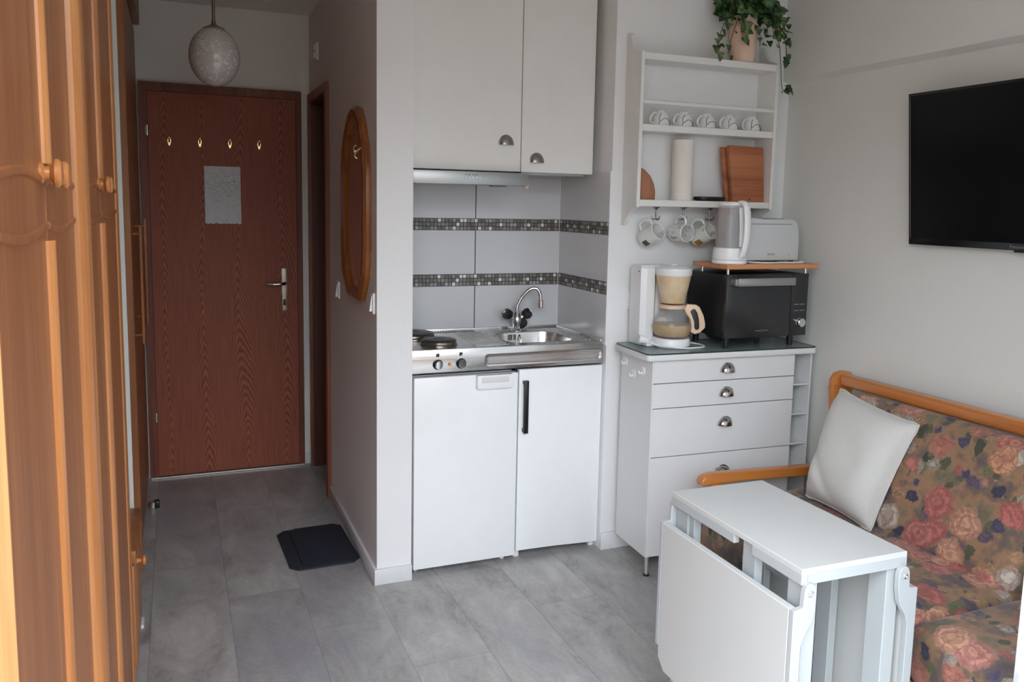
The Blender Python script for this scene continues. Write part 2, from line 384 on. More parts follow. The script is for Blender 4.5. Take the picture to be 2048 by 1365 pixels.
M['printgrey'] = flat('grey_print', srgb(112, 114, 118), 0.5)
M['printlight'] = flat('light_print', srgb(150, 152, 154), 0.5)
M['shade_soil'] = flat('gap_shade_soil', srgb(18, 15, 14), 0.9)  # near-black for the shaded gap and hole, and for the pot soil
M['concrete'] = plaster('balcony_concrete', srgb(150, 148, 144), 60, 0.3)
M['tablewhite'] = flat('table_lacquer', srgb(182, 182, 179), 0.5, var=0.012)
M['legwhite'] = flat('table_leg_lacquer', srgb(163, 167, 167), 0.42, var=0.012)
M['added_screen'] = wood('added_screen_wood', srgb(98, 66, 46), srgb(120, 84, 60), srgb(138, 100, 74), 0.6, 1.0, 'x')  # brown of the unseen screen added for the steel to mirror
M['green_print'] = flat('mug_dark_green_print', srgb(70, 78, 66), 0.4)
M['yellow_print'] = flat('mug_yellow_print', srgb(150, 116, 52), 0.4, var=0.2)

# ------------------------------------------------------------------ mesh builder
class B:
    def __init__(s): s.b = bmesh.new()
    def _add(s, t, mat=None):
        if mat is not None: bmesh.ops.transform(t, matrix=mat, verts=t.verts)
        me = bpy.data.meshes.new('tmp'); t.to_mesh(me); s.b.from_mesh(me); bpy.data.meshes.remove(me); t.free(); return s
    def box(s, x0, x1, y0, y1, z0, z1, bev=0.0, seg=2, mat=None):
        t = bmesh.new(); bmesh.ops.create_cube(t, size=1)
        for v in t.verts:
            v.co = Vector(((x0 + x1) / 2 + v.co.x * (x1 - x0), (y0 + y1) / 2 + v.co.y * (y1 - y0), (z0 + z1) / 2 + v.co.z * (z1 - z0)))
        if bev: bmesh.ops.bevel(t, geom=list(t.edges), offset=bev, segments=seg, profile=0.5, affect='EDGES')
        return s._add(t, mat)
    def prism(s, poly, axis, a0, a1, bev=0.0, seg=2, mat=None):
        """poly in the two remaining axes, extruded along axis"""
        t = bmesh.new()
        def P(p, a): return {'x': (a, p[0], p[1]), 'y': (p[0], a, p[1]), 'z': (p[0], p[1], a)}[axis]
        lo = [t.verts.new(P(p, a0)) for p in poly]; hi = [t.verts.new(P(p, a1)) for p in poly]
        n = len(poly); t.faces.new(lo); t.faces.new(hi[::-1])
        for i in range(n): t.faces.new((lo[i], hi[i], hi[(i + 1) % n], lo[(i + 1) % n])[::-1])
        bmesh.ops.recalc_face_normals(t, faces=t.faces)
        if bev:
            ed = [e for e in t.edges if any(len(f.verts) > 4 or n <= 4 for f in e.link_faces)]
            bmesh.ops.bevel(t, geom=ed, offset=bev, segments=seg, profile=0.5, affect='EDGES')
        return s._add(t, mat)
    def rings(s, rings, cap0=True, cap1=True, closed=False):
        t = bmesh.new(); R = [[t.verts.new(p) for p in r] for r in rings]; n = len(rings[0])
        seq = list(zip(R, R[1:])) + ([(R[-1], R[0])] if closed else [])
        for a, c in seq:
            for i in range(n):
                q = (a[i], a[(i + 1) % n], c[(i + 1) % n], c[i])
                try: t.faces.new(q)
                except ValueError: pass
        if not closed:
            if cap0: t.faces.new(R[0][::-1])
            if cap1: t.faces.new(R[-1])
        bmesh.ops.recalc_face_normals(t, faces=t.faces)
        return s._add(t)
    def lathe(s, cx, cy, prof, n=36, mat=None, cz=0.0):
        t = bmesh.new(); rows = []
        for r, z in prof:
            if r < 1e-6: rows.append([t.verts.new((cx, cy, cz + z))])
            else: rows.append([t.verts.new((cx + r * math.cos(2 * PI * i / n), cy + r * math.sin(2 * PI * i / n), cz + z)) for i in range(n)])
        for a, c in zip(rows, rows[1:]):
            for i in range(n):
                j = (i + 1) % n
                if len(a) == 1 and len(c) == 1: continue
                if len(a) == 1: t.faces.new((a[0], c[j], c[i]))
                elif len(c) == 1: t.faces.new((a[i], a[j], c[0]))
                else: t.faces.new((a[i], a[j], c[j], c[i]))
        bmesh.ops.recalc_face_normals(t, faces=t.faces)
        return s._add(t, mat)
    def cyl(s, p0, p1, r0, r1=None, n=20, bev=0.0):
        p0, p1 = Vector(p0), Vector(p1); d = p1 - p0; L = d.length; r1 = r0 if r1 is None else r1
        prof = [(0, 0), (r0 - bev, 0), (r0, bev), (r1, L - bev), (r1 - bev, L), (0, L)] if bev else [(0, 0), (r0, 0), (r1, L), (0, L)]
        mt = Matrix.Translation(p0) @ d.to_track_quat('Z', 'Y').to_matrix().to_4x4()
        return s.lathe(0, 0, prof, n, mt)
    def tube(s, pts, r, n=10, closed=False, sub=6, flat=None):
        P = [Vector(p) for p in pts]
        if sub > 1 and len(P) > 2: P = catmull(P, sub, closed)
        rs = r if isinstance(r, (list, tuple)) else None
        rings = []; m = len(P); up = None
        for i, p in enumerate(P):
            a = P[(i - 1) % m] if (closed or i > 0) else p; c = P[(i + 1) % m] if (closed or i < m - 1) else p
            d = (c - a).normalized()
            if up is None:
                up = Vector((0, 0, 1)) if abs(d.z) < 0.9 else Vector((0, 1, 0))
            sd = d.cross(up).normalized(); up = sd.cross(d).normalized()
            rr = rs[min(len(rs) - 1, int(i * len(rs) / m))] if rs else r
            ra, rb = (rr, rr) if flat is None else (rr * flat[0], rr * flat[1])
            rings.append([p + sd * ra * math.cos(2 * PI * j / n) + up * rb * math.sin(2 * PI * j / n) for j in range(n)])
        return s.rings(rings, closed=closed)
    def grid(s, fn, nu, nv, closed_u=False):
        t = bmesh.new(); V = [[t.verts.new(fn(i / nu, j / nv)) for i in range(nu + (0 if closed_u else 1))] for j in range(nv + 1)]
        w_ = len(V[0])
        for j in range(nv):
            for i in range(nu):
                i2 = (i + 1) % w_
                t.faces.new((V[j][i], V[j][i2], V[j + 1][i2], V[j + 1][i]))
        bmesh.ops.remove_doubles(t, verts=t.verts, dist=1e-6)
        bmesh.ops.recalc_face_normals(t, faces=t.faces)
        return s._add(t)
    def poly(s, pts):
        t = bmesh.new(); t.faces.new([t.verts.new(p) for p in pts]); return s._add(t)

def catmull(P, sub, closed=False):
    o = []; n = len(P); rng = range(n if closed else n - 1)
    for i in rng:
        p0 = P[(i - 1) % n] if (closed or i > 0) else P[i]; p1 = P[i]; p2 = P[(i + 1) % n]
        p3 = P[(i + 2) % n] if (closed or i + 2 < n) else p2
        for k_ in range(sub):
            t = k_ / sub
            o.append(0.5 * ((2 * p1) + (p2 - p0) * t + (2 * p0 - 5 * p1 + 4 * p2 - p3) * t * t + (3 * p1 - p0 - 3 * p2 + p3) * t ** 3))
    if not closed: o.append(P[-1])
    return o

ORIG = {}
def meshobj(name, b, mat, angle=35):
    me = bpy.data.meshes.new(name); b.b.to_mesh(me); b.b.free()
    me.materials.append(mat)
    me.shade_smooth(); me.set_sharp_from_angle(angle=math.radians(angle))
    o = bpy.data.objects.new(name, me); COL.objects.link(o); return o
def props(o, label=None, cat=None, group=None, kind=None):
    if label: o['label'] = label
    if cat: o['category'] = cat
    if group: o['group'] = group
    if kind: o['kind'] = kind
    return o
def thing(name, loc, label, cat, group=None, rotz=0.0, kind=None):
    o = bpy.data.objects.new(name, None); COL.objects.link(o); o.empty_display_size = 0.05
    o.location = loc; o.rotation_euler = (0, 0, rotz)
    ORIG[o.name] = Matrix.Translation(Vector(loc)) @ Matrix.Rotation(rotz, 4, 'Z')
    return props(o, label, cat, group, kind)
def part(name, b, mat, parent, local=False, label=None, angle=35, kind=None):
    """a mesh under its thing (or part); geometry given in world space unless local"""
    root = parent
    while root.parent: root = root.parent
    if not local: bmesh.ops.transform(b.b, matrix=ORIG[root.name].inverted(), verts=b.b.verts)
    o = meshobj(name, b, mat, angle); o.parent = parent
    return props(o, label, kind=kind)
def solo(name, b, mat, label=None, cat=None, group=None, kind=None, origin=None, angle=35):
    if origin is None:
        xs = [v.co for v in b.b.verts]
        origin = Vector(((min(v.x for v in xs) + max(v.x for v in xs)) / 2, (min(v.y for v in xs) + max(v.y for v in xs)) / 2, min(v.z for v in xs)))
    bmesh.ops.translate(b.b, vec=-Vector(origin), verts=b.b.verts)
    o = meshobj(name, b, mat, angle); o.location = origin
    ORIG[o.name] = Matrix.Translation(Vector(origin))
    return props(o, label, cat, group, kind)
def struct(name, b, mat, label=None):
    o = meshobj(name, b, mat); ORIG[o.name] = Matrix.Identity(4)
    return props(o, label, None, None, 'structure')
def sroot(name, label=None):
    o = bpy.data.objects.new(name, None); COL.objects.link(o); ORIG[o.name] = Matrix.Identity(4)
    return props(o, label, None, None, 'structure')
def dup(root, loc, label, group=None):
    r = root.copy(); COL.objects.link(r); r.location = loc; r['label'] = label
    if group: r['group'] = group
    for ch in list(root.children):
        c = ch.copy(); COL.objects.link(c); c.parent = r
        for g in ch.children:
            d = g.copy(); COL.objects.link(d); d.parent = c
    return r
def text_bm(txt, size, at, rot, depth=0.0004):
    """letters as a mesh builder; rot places the XY plane of the text"""
    cu = bpy.data.curves.new('t', 'FONT'); cu.body = txt; cu.size = size; cu.align_x = 'CENTER'; cu.align_y = 'CENTER'; cu.extrude = depth
    cu.resolution_u = 3
    ob = bpy.data.objects.new('t', cu); COL.objects.link(ob)
    dg = bpy.context.evaluated_depsgraph_get(); me = bpy.data.meshes.new_from_object(ob.evaluated_get(dg))
    me.transform(Matrix.Translation(Vector(at)) @ rot)
    b = B(); b.b.from_mesh(me); bpy.data.meshes.remove(me); bpy.data.objects.remove(ob); bpy.data.curves.remove(cu)
    return b
FACE_Y = Matrix.Rotation(PI / 2, 4, 'X')                                  # text facing -Y
FACE_X = Matrix.Rotation(-PI / 2, 4, 'Z') @ Matrix.Rotation(PI / 2, 4, 'X')   # text facing -X

# ------------------------------------------------------------------ room shell
XL, XH, W, D, YD, ZC, XR, YW = -1.62, -0.138, 0.844, 0.4845, 1.615, 2.465, 1.726, -2.36
struct('floor', B().box(XL - 0.1, XR + 0.1, YW, YD + 0.1, -0.08, 0), M['floor'])
struct('ceiling', B().box(XL - 0.1, XR + 0.1, YW, YD + 0.1, ZC, ZC + 0.1), M['ceil'])
struct('trim_1', B().box(-3.2, 3.2, -4.35, YW, -0.2, -0.02), M['concrete'], 'concrete balcony floor outside the open window side')
struct('trim_2', B().box(-3.2, 3.2, YW - 0.25, YW, ZC - 0.12, ZC + 0.2), M['concrete'], 'lintel and eaves over the open balcony side')
struct('wall_left', B().box(XL - 0.1, XL, YW, YD + 0.1, 0, ZC), M['wall'])
struct('wall_hall_back', B().box(XL, XH, YD, YD + 0.1, 0, ZC), M['hallwall'])
BY0, BY1, BZ = 1.05, 1.545, 2.0
struct('wall_hall_right', B().box(XH, 0, 0, BY0, 0, ZC).box(XH, 0, BY1, YD + 0.1, 0, ZC).box(XH, 0, BY0, BY1, BZ, ZC), M['wallpaper'])
struct('wall_pier', B().box(XH, 0, -0.002, 0.0, 0.0, ZC), M['wallw'])
struct('wall_niche', B().box(0, W, D, D + 0.1, 0, ZC), M['wall'])
struct('wall_back', B().box(W, XR + 0.1, 0, D + 0.1, 0, ZC), M['wallw'])
struct('wall_right', B().box(XR, XR + 0.1, YW, 0, 0, ZC), M['wall'])
struct('trim_3', B().prism([(XR, 2.035), (XR, ZC), (XR - 0.035, ZC), (XR - 0.035, 2.052)], 'y', YW, 0.0), M['wall'])
struct('trim_4', B().box(XL, -0.989, 0.02, 0.05, 0, ZC), M['wall'], 'white wall nib beside the hall closet')
# tile baseboards
struct('baseboard_pier', B().box(XH - 0.012, 0.0, -0.016, -0.002, 0, 0.062, 0.002), M['base'])
struct('baseboard_hall', B().box(XH - 0.012, XH, -0.0, BY0 - 0.05, 0, 0.062, 0.002).box(XH - 0.012, XH, BY1 + 0.03, YD - 0.012, 0, 0.062, 0.002), M['base'])
struct('baseboard_hall_back', B().box(-0.186, XH, YD - 0.012, YD, 0, 0.062, 0.002), M['base'])
struct('baseboard_back', B().box(W - 0.002, 1.70, -0.014, 0.0, 0, 0.075, 0.002), M['base'])
struct('baseboard_right', B().box(XR - 0.012, XR, YW, -0.014, 0, 0.062, 0.002), M['base'])
# tiled splashback: plain tiles, two mosaic bands, joints
T = 0.006
struct('trim_6', B().box(-3.2, 3.2, -4.35, -4.25, -0.2, 0.98), M['added_screen'], 'added unseen brown screen that darkens reflections in the steel worktop')  # out of view, added so the steel fascia mirrors something dark
st = sroot('trim_5', 'grey tiled splashback with two mosaic bands')
S1B, S1T, S2B, S2T, ZT = 1.365, 1.4165, 1.1146, 1.1667, 1.625
for z0, z1 in ((0.90, S2B), (S2T, S1B), (S1T, ZT)):
    for x0, x1 in ((0.001, 0.4195), (0.4235, W - 0.008)):
        part('tile', B().box(x0, x1, D - T, D, z0 + 0.001, z1 - 0.001, 0.0008, 1), M['tile'], st)
    part('tile', B().box(W - T, W, 0.004, D - 0.009, z0 + 0.001, z1 - 0.001, 0.0008, 1), M['tile'], st)
for z0, z1 in ((S1B, S1T), (S2B, S2T)):
    part('mosaic_band', B().box(0.001, W - T, D - T - 0.0006, D, z0, z1), M['mosaic'], st)
    part('mosaic_band', B().box(W - T - 0.0006, W, 0.004, D - 0.002, z0, z1), M['mosaic'], st)
part('joint', B().box(0.4195, 0.4235, D - T + 0.001, D, 0.9, ZT), M['grout'], st)
part('corner_joint', B().box(W - 0.0085, W - T + 0.001, D - 0.0085, D - T + 0.001, 0.9, ZT), M['sealant'], st)
part('edge_trim', B().box(W - T, W, 0.0, 0.004, 0.9, ZT + 0.003), M['sealant'], st)

# ------------------------------------------------------------------ entrance door
d1 = sroot('door_1', 'dark brown entrance door with wood grain arches and a nickel lever handle')
fy0, fy1 = YD - 0.030, YD
part('door_frame', B().prism([(-0.985, 0.004), (-0.985, 2.062), (-0.186, 2.062), (-0.186, 0.004), (-0.214, 0.004), (-0.214, 2.018), (-0.947, 2.018), (-0.947, 0.004)], 'y', fy0, fy1, 0.0), M['dframe'], d1)
b = B().box(-0.9465, -0.2145, YD - 0.024, YD - 0.001, 0.012, 2.0175, 0.0015, 1)
part('door_leaf', b, M['door'], d1)
part('threshold', B().box(-0.985, -0.186, YD - 0.034, YD - 0.002, 0, 0.010, 0.002, 1), M['nickel'], d1)
for z in (1.82, 0.335):
    part('hinge', B().cyl((-0.948, YD - 0.034, z - 0.028), (-0.948, YD - 0.034, z + 0.028), 0.007, n=12, bev=0.002).box(-0.956, -0.944, YD - 0.032, YD - 0.02, z - 0.022, z + 0.022), M['nickel'], d1)
lf = YD - 0.024
b = B().prism([(-0.300, 1.115), (-0.274, 1.115), (-0.274, 1.05), (-0.272, 1.0), (-0.276, 0.94), (-0.276, 0.885), (-0.298, 0.885), (-0.298, 0.94), (-0.302, 1.0), (-0.300, 1.05)], 'y', lf - 0.007, lf, 0.002)
bp_ = part('handle_plate', b, flat('silvered_plate', srgb(214, 208, 192), 0.4, 0.25, 0.03), d1)
part('keyhole', B().box(-0.294, -0.281, lf - 0.0085, lf - 0.0065, 0.912, 0.945, 0.003), M['black'], bp_)
part('door_handle', B().tube([(-0.287, lf, 1.035), (-0.287, lf - 0.04, 1.035), (-0.30, lf - 0.05, 1.034), (-0.34, lf - 0.05, 1.032), (-0.385, lf - 0.042, 1.034)], 0.0085, 12), M['darkchrome'], d1)
for x in (-0.846, -0.700, -0.553, -0.406):
    z = 1.772
    b = B().prism([(x - 0.009, z), (x - 0.005, z + 0.018), (x, z + 0.024), (x + 0.005, z + 0.018), (x + 0.009, z), (x + 0.004, z - 0.02), (x, z - 0.026), (x - 0.004, z - 0.02)], 'y', lf - 0.003, lf)
    b.tube([(x, lf - 0.002, z + 0.008), (x, lf - 0.012, z - 0.002), (x, lf - 0.026, z - 0.004), (x, lf - 0.032, z + 0.012)], 0.0035, 8).lathe(0, 0, [(0, -0.006), (0.0055, -0.002), (0.0055, 0.002), (0, 0.006)], 10, Matrix.Translation((x, lf - 0.032, z + 0.016)))
    part('coat_hook', b, M['brass'], d1)
# drawing taped to the door: a slightly wavy sheet
def sheet(u, v):
    return (-0.683 + 0.179 * u + 0.004 * v * 0, lf - 0.004 - 0.004 * math.sin(7 * u + 3 * v) * math.sin(5 * v) - (0.005 * (1 - v) ** 4) * (1 + math.sin(20 * u)), 1.652 - 0.298 * (1 - v) + (0.0025 * math.sin(43 * u + 2 * math.sin(9 * u)) if v == 0 else 0))
solo('paper_sheet', B().grid(sheet, 24, 24), M['paper'], 'wrinkled grey drawing sheet stuck on the dark entrance door', 'paper', origin=(-0.594, lf, 1.354))

# bathroom door in the hall wall
d2 = sroot('door_2', 'dark brown bathroom doorway in the hall wall')
part('door_lining', B().box(XH - 0.004, 0.0, BY1 - 0.004, BY1 + 0.012, 0.0, BZ).box(XH - 0.004, 0.0, BY0 - 0.012, BY0 + 0.004, 0, BZ).box(XH - 0.004, 0, BY0, BY1, BZ - 0.01, BZ + 0.01), M['dark_leaf'], d2)
part('door_casing', B().prism([(BY0 - 0.048, 0.0), (BY0 - 0.048, BZ + 0.045), (BY1 + 0.030, BZ + 0.045), (BY1 + 0.030, 0), (BY1 + 0.0, 0), (BY1 + 0.0, BZ), (BY0, BZ), (BY0, 0)], 'x', XH - 0.018, XH), M['dframe2'], d2)
part('door_leaf', B().box(-0.045, -0.012, BY0 + 0.004, BY1 - 0.004, 0.008, BZ - 0.01), M['dark_leaf'], d2)

# ------------------------------------------------------------------ tall wardrobe on the left
XF = -0.975
wd = thing('wardrobe', (-1.28, -1.3, 0), 'tall orange oak wardrobe with round wooden knobs along the left wall', 'wardrobe')
part('body', B().box(XL + 0.005, XF - 0.022, -2.28, -0.40, 0.0, 2.36), M['oak'], wd)
part('corner_post', B().prism([(XF, -2.192), (XF - 0.004, -2.199), (XF - 0.065, -2.288), (XF - 0.095, -2.288), (XF - 0.095, -2.192)], 'z', 0.07, 2.40), M['oakpost_lit'], wd)
part('plinth', B().box(XL + 0.01, XF - 0.04, -2.27, -0.41, 0.0, 0.07), M['oak'], wd)
def halfround(b, y, z0, z1, r, wdt, x=XF):
    pts = [(x - 0.003, y - wdt / 2)] + [(x + r * math.sin(PI * i / 8), y - wdt / 2 * math.cos(PI * i / 8)) for i in range(1, 8)] + [(x - 0.003, y + wdt / 2)]
    return b.prism(pts, 'z', z0, z1)
doors = [(-2.190, -1.872, -1), (-1.868, -1.575, 1), (-1.39, -1.075, -1), (-1.071, -0.60, 1)]
ZR0, ZR1 = 1.443, 1.495
for i, (y0, y1, side) in enumerate(doors):
    dr = part('door', B().box(XF - 0.02, XF, y0, y1, 0.08, 2.34, 0.002, 1), M['oak'], wd)
    b = B()
    for z in (ZR0, ZR1):
        sg = 1 if z > 1.46 else -1
        b.tube([(XF, y0 + 0.004 + (y1 - y0 - 0.008) * u, z + sg * 0.010 * math.sin(PI * u)) for u in [q / 12 for q in range(13)]], 0.0055, 8, sub=1, flat=(0.7, 1))
    part('rail_moulding', b, M['oak'], dr)
    ky = y1 - 0.035 if side < 0 else y0 + 0.035
    kb = B().lathe(0, 0, [(0, 0), (0.0125, 0), (0.0125, 0.004), (0.008, 0.007), (0.0075, 0.012), (0.0145, 0.0155), (0.0172, 0.018), (0.0172, 0.021), (0.0135, 0.0245), (0, 0.026)], 24,
                   Matrix.Translation((XF - 0.001, ky, 1.506)) @ Matrix.Rotation(PI / 2, 4, 'Y'))
    part('knob', kb, M['oakbead'], dr)
for y, r, wdt in ((-1.870, 0.009, 0.034), (-1.073, 0.010, 0.05)):
    b = halfround(B(), y, 0.10, 1.425, r, wdt); halfround(b, y, 1.518, 2.33, r, wdt)
    part('door_bead', b, M['oakbead'], wd)
b = halfround(B(), -1.530, 0.08, 2.34, 0.017, 0.07); halfround(b, -1.44, 0.08, 2.34, 0.012, 0.08)
part('middle_post', b, M['oakbead'], wd)
b = halfround(B(), -0.57, 0.08, 2.34, 0.006, 0.06); b.box(XF - 0.022, XF - 0.003, -0.54, -0.40, 0.0, 2.36, 0.004)
part('end_stile', b, M['oakbead'], wd)
part('cornice', B().box(XL + 0.005, XF + 0.02, -2.29, -0.39, 2.36, 2.44, 0.006), M['oak'], wd)

# low oak cabinet past the wardrobe
lc = thing('low_cabinet', (-1.25, -0.19, 0), 'knee-high oak cabinet with a round knob between wardrobe and hall closet', 'cabinet')
part('body', B().box(XL + 0.01, -0.992, -0.385, -0.004, 0.0, 0.372), M['oak'], lc)
part('top_board', B().box(XL + 0.01, -0.967, -0.388, 0.0, 0.372, 0.414, 0.004), M['oak'], lc)
dr = part('door', B().box(-0.992, -0.974, -0.375, -0.008, 0.03, 0.362, 0.003), M['oakbead'], lc)
part('knob', B().lathe(0, 0, [(0, 0), (0.012, 0), (0.0075, 0.008), (0.0075, 0.014), (0.0165, 0.022), (0.0165, 0.027), (0, 0.034)], 20, Matrix.Translation((-0.974, -0.26, 0.330)) @ Matrix.Rotation(PI / 2, 4, 'Y')), M['oakbead'], dr)
part('foot_strip', B().box(-0.992, -0.968, -0.06, 0.0, 0.0, 0.012), M['whiteplastic'], lc, label='white foot strip')

# hall closet with long bar handles
hc = thing('hall_closet', (-1.3, 1.0, 0), 'oak hall closet with two long wooden bar handles beside the entrance door', 'closet')
part('body', B().box(XL + 0.005, -1.008, 0.445, 1.575, 0.0, 2.34), M['oakhall'], hc)
part('side_panel', B().box(XL + 0.005, -0.986, 0.43, 0.46, 0.0, 2.34, 0.002, 1), M['oak'], hc)
part('gap_shade', B().box(-1.022, -1.008, 0.405, 0.432, 0.0, 2.34), M['shade_soil'], hc)  # dark strip stands in for the shade beside the closet panel
for y0, y1 in ((0.463, 0.76), (0.764, 1.06), (1.064, 1.57)):
    part('door', B().box(-1.008, -0.992, y0, y1, 0.05, 2.30, 0.002, 1), M['oakhall'], hc)
part('plinth', B().box(-1.03, -1.006, 0.46, 1.575, 0.0, 0.05), M['oakhall'], hc)
for y, x, z0, z1 in ((0.64, -0.962, 0.885, 1.365), (0.86, -0.951, 0.935, 1.39)):
    b = B().tube([(x, y, z0), (x, y, z1)], 0.007, 10, sub=1)
    for z in (z0 + 0.035, z1 - 0.03): b.cyl((-0.993, y, z), (x, y, z), 0.005, n=8)
    part('bar_handle', b, M['oak'], hc)
part('cornice', B().box(-1.03, -0.966, 0.44, 1.555, 2.325, 2.45, 0.004), M['oakhall'], hc)

# ------------------------------------------------------------------ pendant globe in the hall
LX, LY, LZ = -0.655, 0.80, 2.084
pl_ = thing('pendant_lamp', (LX, LY, ZC), 'etched opal glass globe pendant hanging on a brown rod in the hall', 'lamp')
prof = [(0.0, 0.126)]
prof = [(0.118 * 0 + 0.104 * math.cos(a), 0.124 * math.sin(a)) for a in [(-90 + 180 * i / 28) * PI / 180 for i in range(29)]]
prof[0] = (0, prof[0][1]); prof = prof[:-2]
part('globe', B().lathe(LX, LY, prof, 48, cz=LZ), M['opal'], pl_)
part('cap', B().lathe(LX, LY, [(0, 0.098), (0.046, 0.106), (0.044, 0.116), (0.02, 0.127), (0.010, 0.134), (0.0075, 0.150), (0, 0.152)], 28, cz=LZ), M['greypull'], pl_)
part('rod', B().cyl((LX, LY, LZ + 0.12), (LX, LY, ZC - 0.03), 0.0062, n=12), M['greypull'], pl_)
part('ceiling_rose', B().lathe(LX, LY, [(0, -0.05), (0.012, -0.05), (0.045, -0.012), (0.05, 0), (0, 0)], 24, cz=ZC), M['greypull'], pl_)

# ------------------------------------------------------------------ hall mirror, switches, chime
mi = thing('wall_mirror', (XH, 0.32, 1.09), 'tall narrow mirror in a shaped oak frame on the hall wall', 'mirror')
ol = [(0.115, 1.185), (0.195, 1.090), (0.43, 1.090), (0.555, 1.185), (0.570, 1.30), (0.570, 1.60), (0.545, 1.700), (0.505, 1.760), (0.46, 1.800), (0.40, 1.845), (0.32, 1.862), (0.24, 1.845), (0.18, 1.800), (0.155, 1.755), (0.115, 1.70), (0.085, 1.60), (0.085, 1.30)]
cyc = (sum(p[0] for p in ol) / len(ol), 1.47)
sc_ = lambda f, g: [(cyc[0] + (p[0] - cyc[0]) * f, cyc[1] + (p[1] - cyc[1]) * g) for p in ol]
o0, o1, o2, o3 = ol, sc_(0.94, 0.97), sc_(0.76, 0.89), sc_(0.70, 0.87)
b = B().rings([[(XH, *p) for p in o0], [(XH - 0.020, *p) for p in o0], [(XH - 0.030, *p) for p in o1], [(XH - 0.026, *p) for p in o2], [(XH - 0.012, *p) for p in o3], [(XH - 0.004, *p) for p in o3]])
part('frame', b, M['mirror_wood'], mi)
part('glass', B().prism(sc_(0.72, 0.875), 'x', XH - 0.0135, XH - 0.010), M['mirror'], mi)
part('hook', B().tube([(XH - 0.02, 0.13, 1.69), (XH - 0.045, 0.13, 1.672), (XH - 0.055, 0.13, 1.655), (XH - 0.045, 0.13, 1.645)], 0.004, 8), M['brass'], mi)
def switch(y, z, label, s=0.040):
    t = thing('light_switch', (XH, y, z), label, 'switch', None)
    part('plate', B().box(XH - 0.010, XH, y - s, y + s, z - s, z + s, 0.003), M['whiteplastic'], t)
    part('rocker', B().prism([(XH - 0.010, z - s * 0.75), (XH - 0.010, z + s * 0.75), (XH - 0.013, z + s * 0.75), (XH - 0.021, z - s * 0.75)], 'y', y - s * 0.75, y + s * 0.75, 0.001, 1), M['whiteplastic'], t)
switch(0.78, 1.077, 'white light switch on the hall wall by the bathroom doorway')
switch(0.062, 1.10, 'white light switch on the hall wall near the pier corner')
t = thing('door_chime', (XH, 1.33, 2.18), 'small white switch box high on the hall wall above the bathroom doorway', 'switch')
part('plate', B().box(XH - 0.014, XH, 1.285, 1.375, 2.185, 2.275, 0.003), M['whiteplastic'], t)
part('rocker', B().box(XH - 0.022, XH - 0.013, 1.30, 1.36, 2.235, 2.262, 0.002).box(XH - 0.022, XH - 0.013, 1.30, 1.36, 2.20, 2.226, 0.002), M['whiteplastic'], t)

# doormat and door stop
mt = thing('doormat', (-0.297, 0.425, 0), 'small dark navy doormat with clipped corners on the hall floor', 'doormat', rotz=0.03)
def octa(x0, x1, y0, y1, c): return [(x0 + c, y0), (x1 - c, y0), (x1, y0 + c), (x1, y1 - c), (x1 - c, y1), (x0 + c, y1), (x0, y1 - c), (x0, y0 + c)]
part('rubber_edge', B().prism(octa(-0.147, 0.140, -0.212, 0.215, 0.035), 'z', 0.0005, 0.008, 0.003), M['rubber'], mt, local=True)
part('pile', B().prism(octa(-0.095, 0.136, -0.206, 0.209, 0.03), 'z', 0.006, 0.014, 0.003), M['mat'], mt, local=True)
ds = thing('door_stop', (-0.965, 1.15, 0), 'small steel and black door stop on the hall floor', 'door stop')
part('post', B().cyl((-0.965, 1.15, 0), (-0.965, 1.15, 0.030), 0.017, n=20, bev=0.002), M['nickel'], ds)
part('rubber_pad', B().box(-0.960, -0.935, 1.135, 1.172, 0.0, 0.034, 0.004), M['black'], ds)

# ------------------------------------------------------------------ pantry kitchen in the niche
YC = 0.030          # front of the worktop
ZK = 0.911
wt = thing('kitchen_worktop', (0.43, 0.25, 0.8192), 'stainless steel worktop with sink, drainer and two hotplates in the niche', 'worktop')
# top sheet with a hole for the basin
BX0, BX1, BY_0, BY_1, BR = 0.452, 0.762, 0.098, 0.372, 0.075
def rrect(x0, x1, y0, y1, r, n=8):
    o = []
    for cx, cy, a0 in ((x1 - r, y1 - r, 0), (x0 + r, y1 - r, 90), (x0 + r, y0 + r, 180), (x1 - r, y0 + r, 270)):
        o += [(cx + r * math.cos(math.radians(a0 + 90 * i / n)), cy + r * math.sin(math.radians(a0 + 90 * i / n))) for i in range(n + 1)]
    return o
TX0, TX1, TY1 = 0.004, W - 0.009, D - 0.008
rim = rrect(BX0, BX1, BY_0, BY_1, BR); cxb, cyb = (BX0 + BX1) / 2, (BY_0 + BY_1) / 2
def toouter(p):
    dx, dy = p[0] - cxb, p[1] - cyb; s_ = []
    if dx > 1e-9: s_.append((TX1 - cxb) / dx)
    if dx < -1e-9: s_.append((0.436 - cxb) / dx)
    if dy > 1e-9: s_.append((TY1 - cyb) / dy)
    if dy < -1e-9: s_.append((YC - cyb) / dy)
    s = min(s_); return (cxb + dx * s, cyb + dy * s)
def snap_corners(pts):
    cs = [(TX1, TY1), (0.436, TY1), (0.436, YC), (TX1, YC)]
    pts = list(pts)
    for c in cs:
        i = min(range(len(pts)), key=lambda i: (pts[i][0] - c[0]) ** 2 + (pts[i][1] - c[1]) ** 2); pts[i] = c
    return pts
outer = snap_corners([toouter(p) for p in rim])
inn = lambda f: [(cxb + (p[0] - cxb) * f, cyb + (p[1] - cyb) * f) for p in rim]
b = B().rings([[(*p, ZK) for p in outer], [(*p, ZK) for p in inn(1.035)], [(*p, ZK - 0.003) for p in inn(1.0)], [(*p, ZK - 0.012) for p in inn(0.985)], [(*p, ZK - 0.115) for p in inn(0.93)], [(*p, ZK - 0.135) for p in inn(0.86)], [(*p, ZK - 0.140) for p in inn(0.5)]], cap0=False)
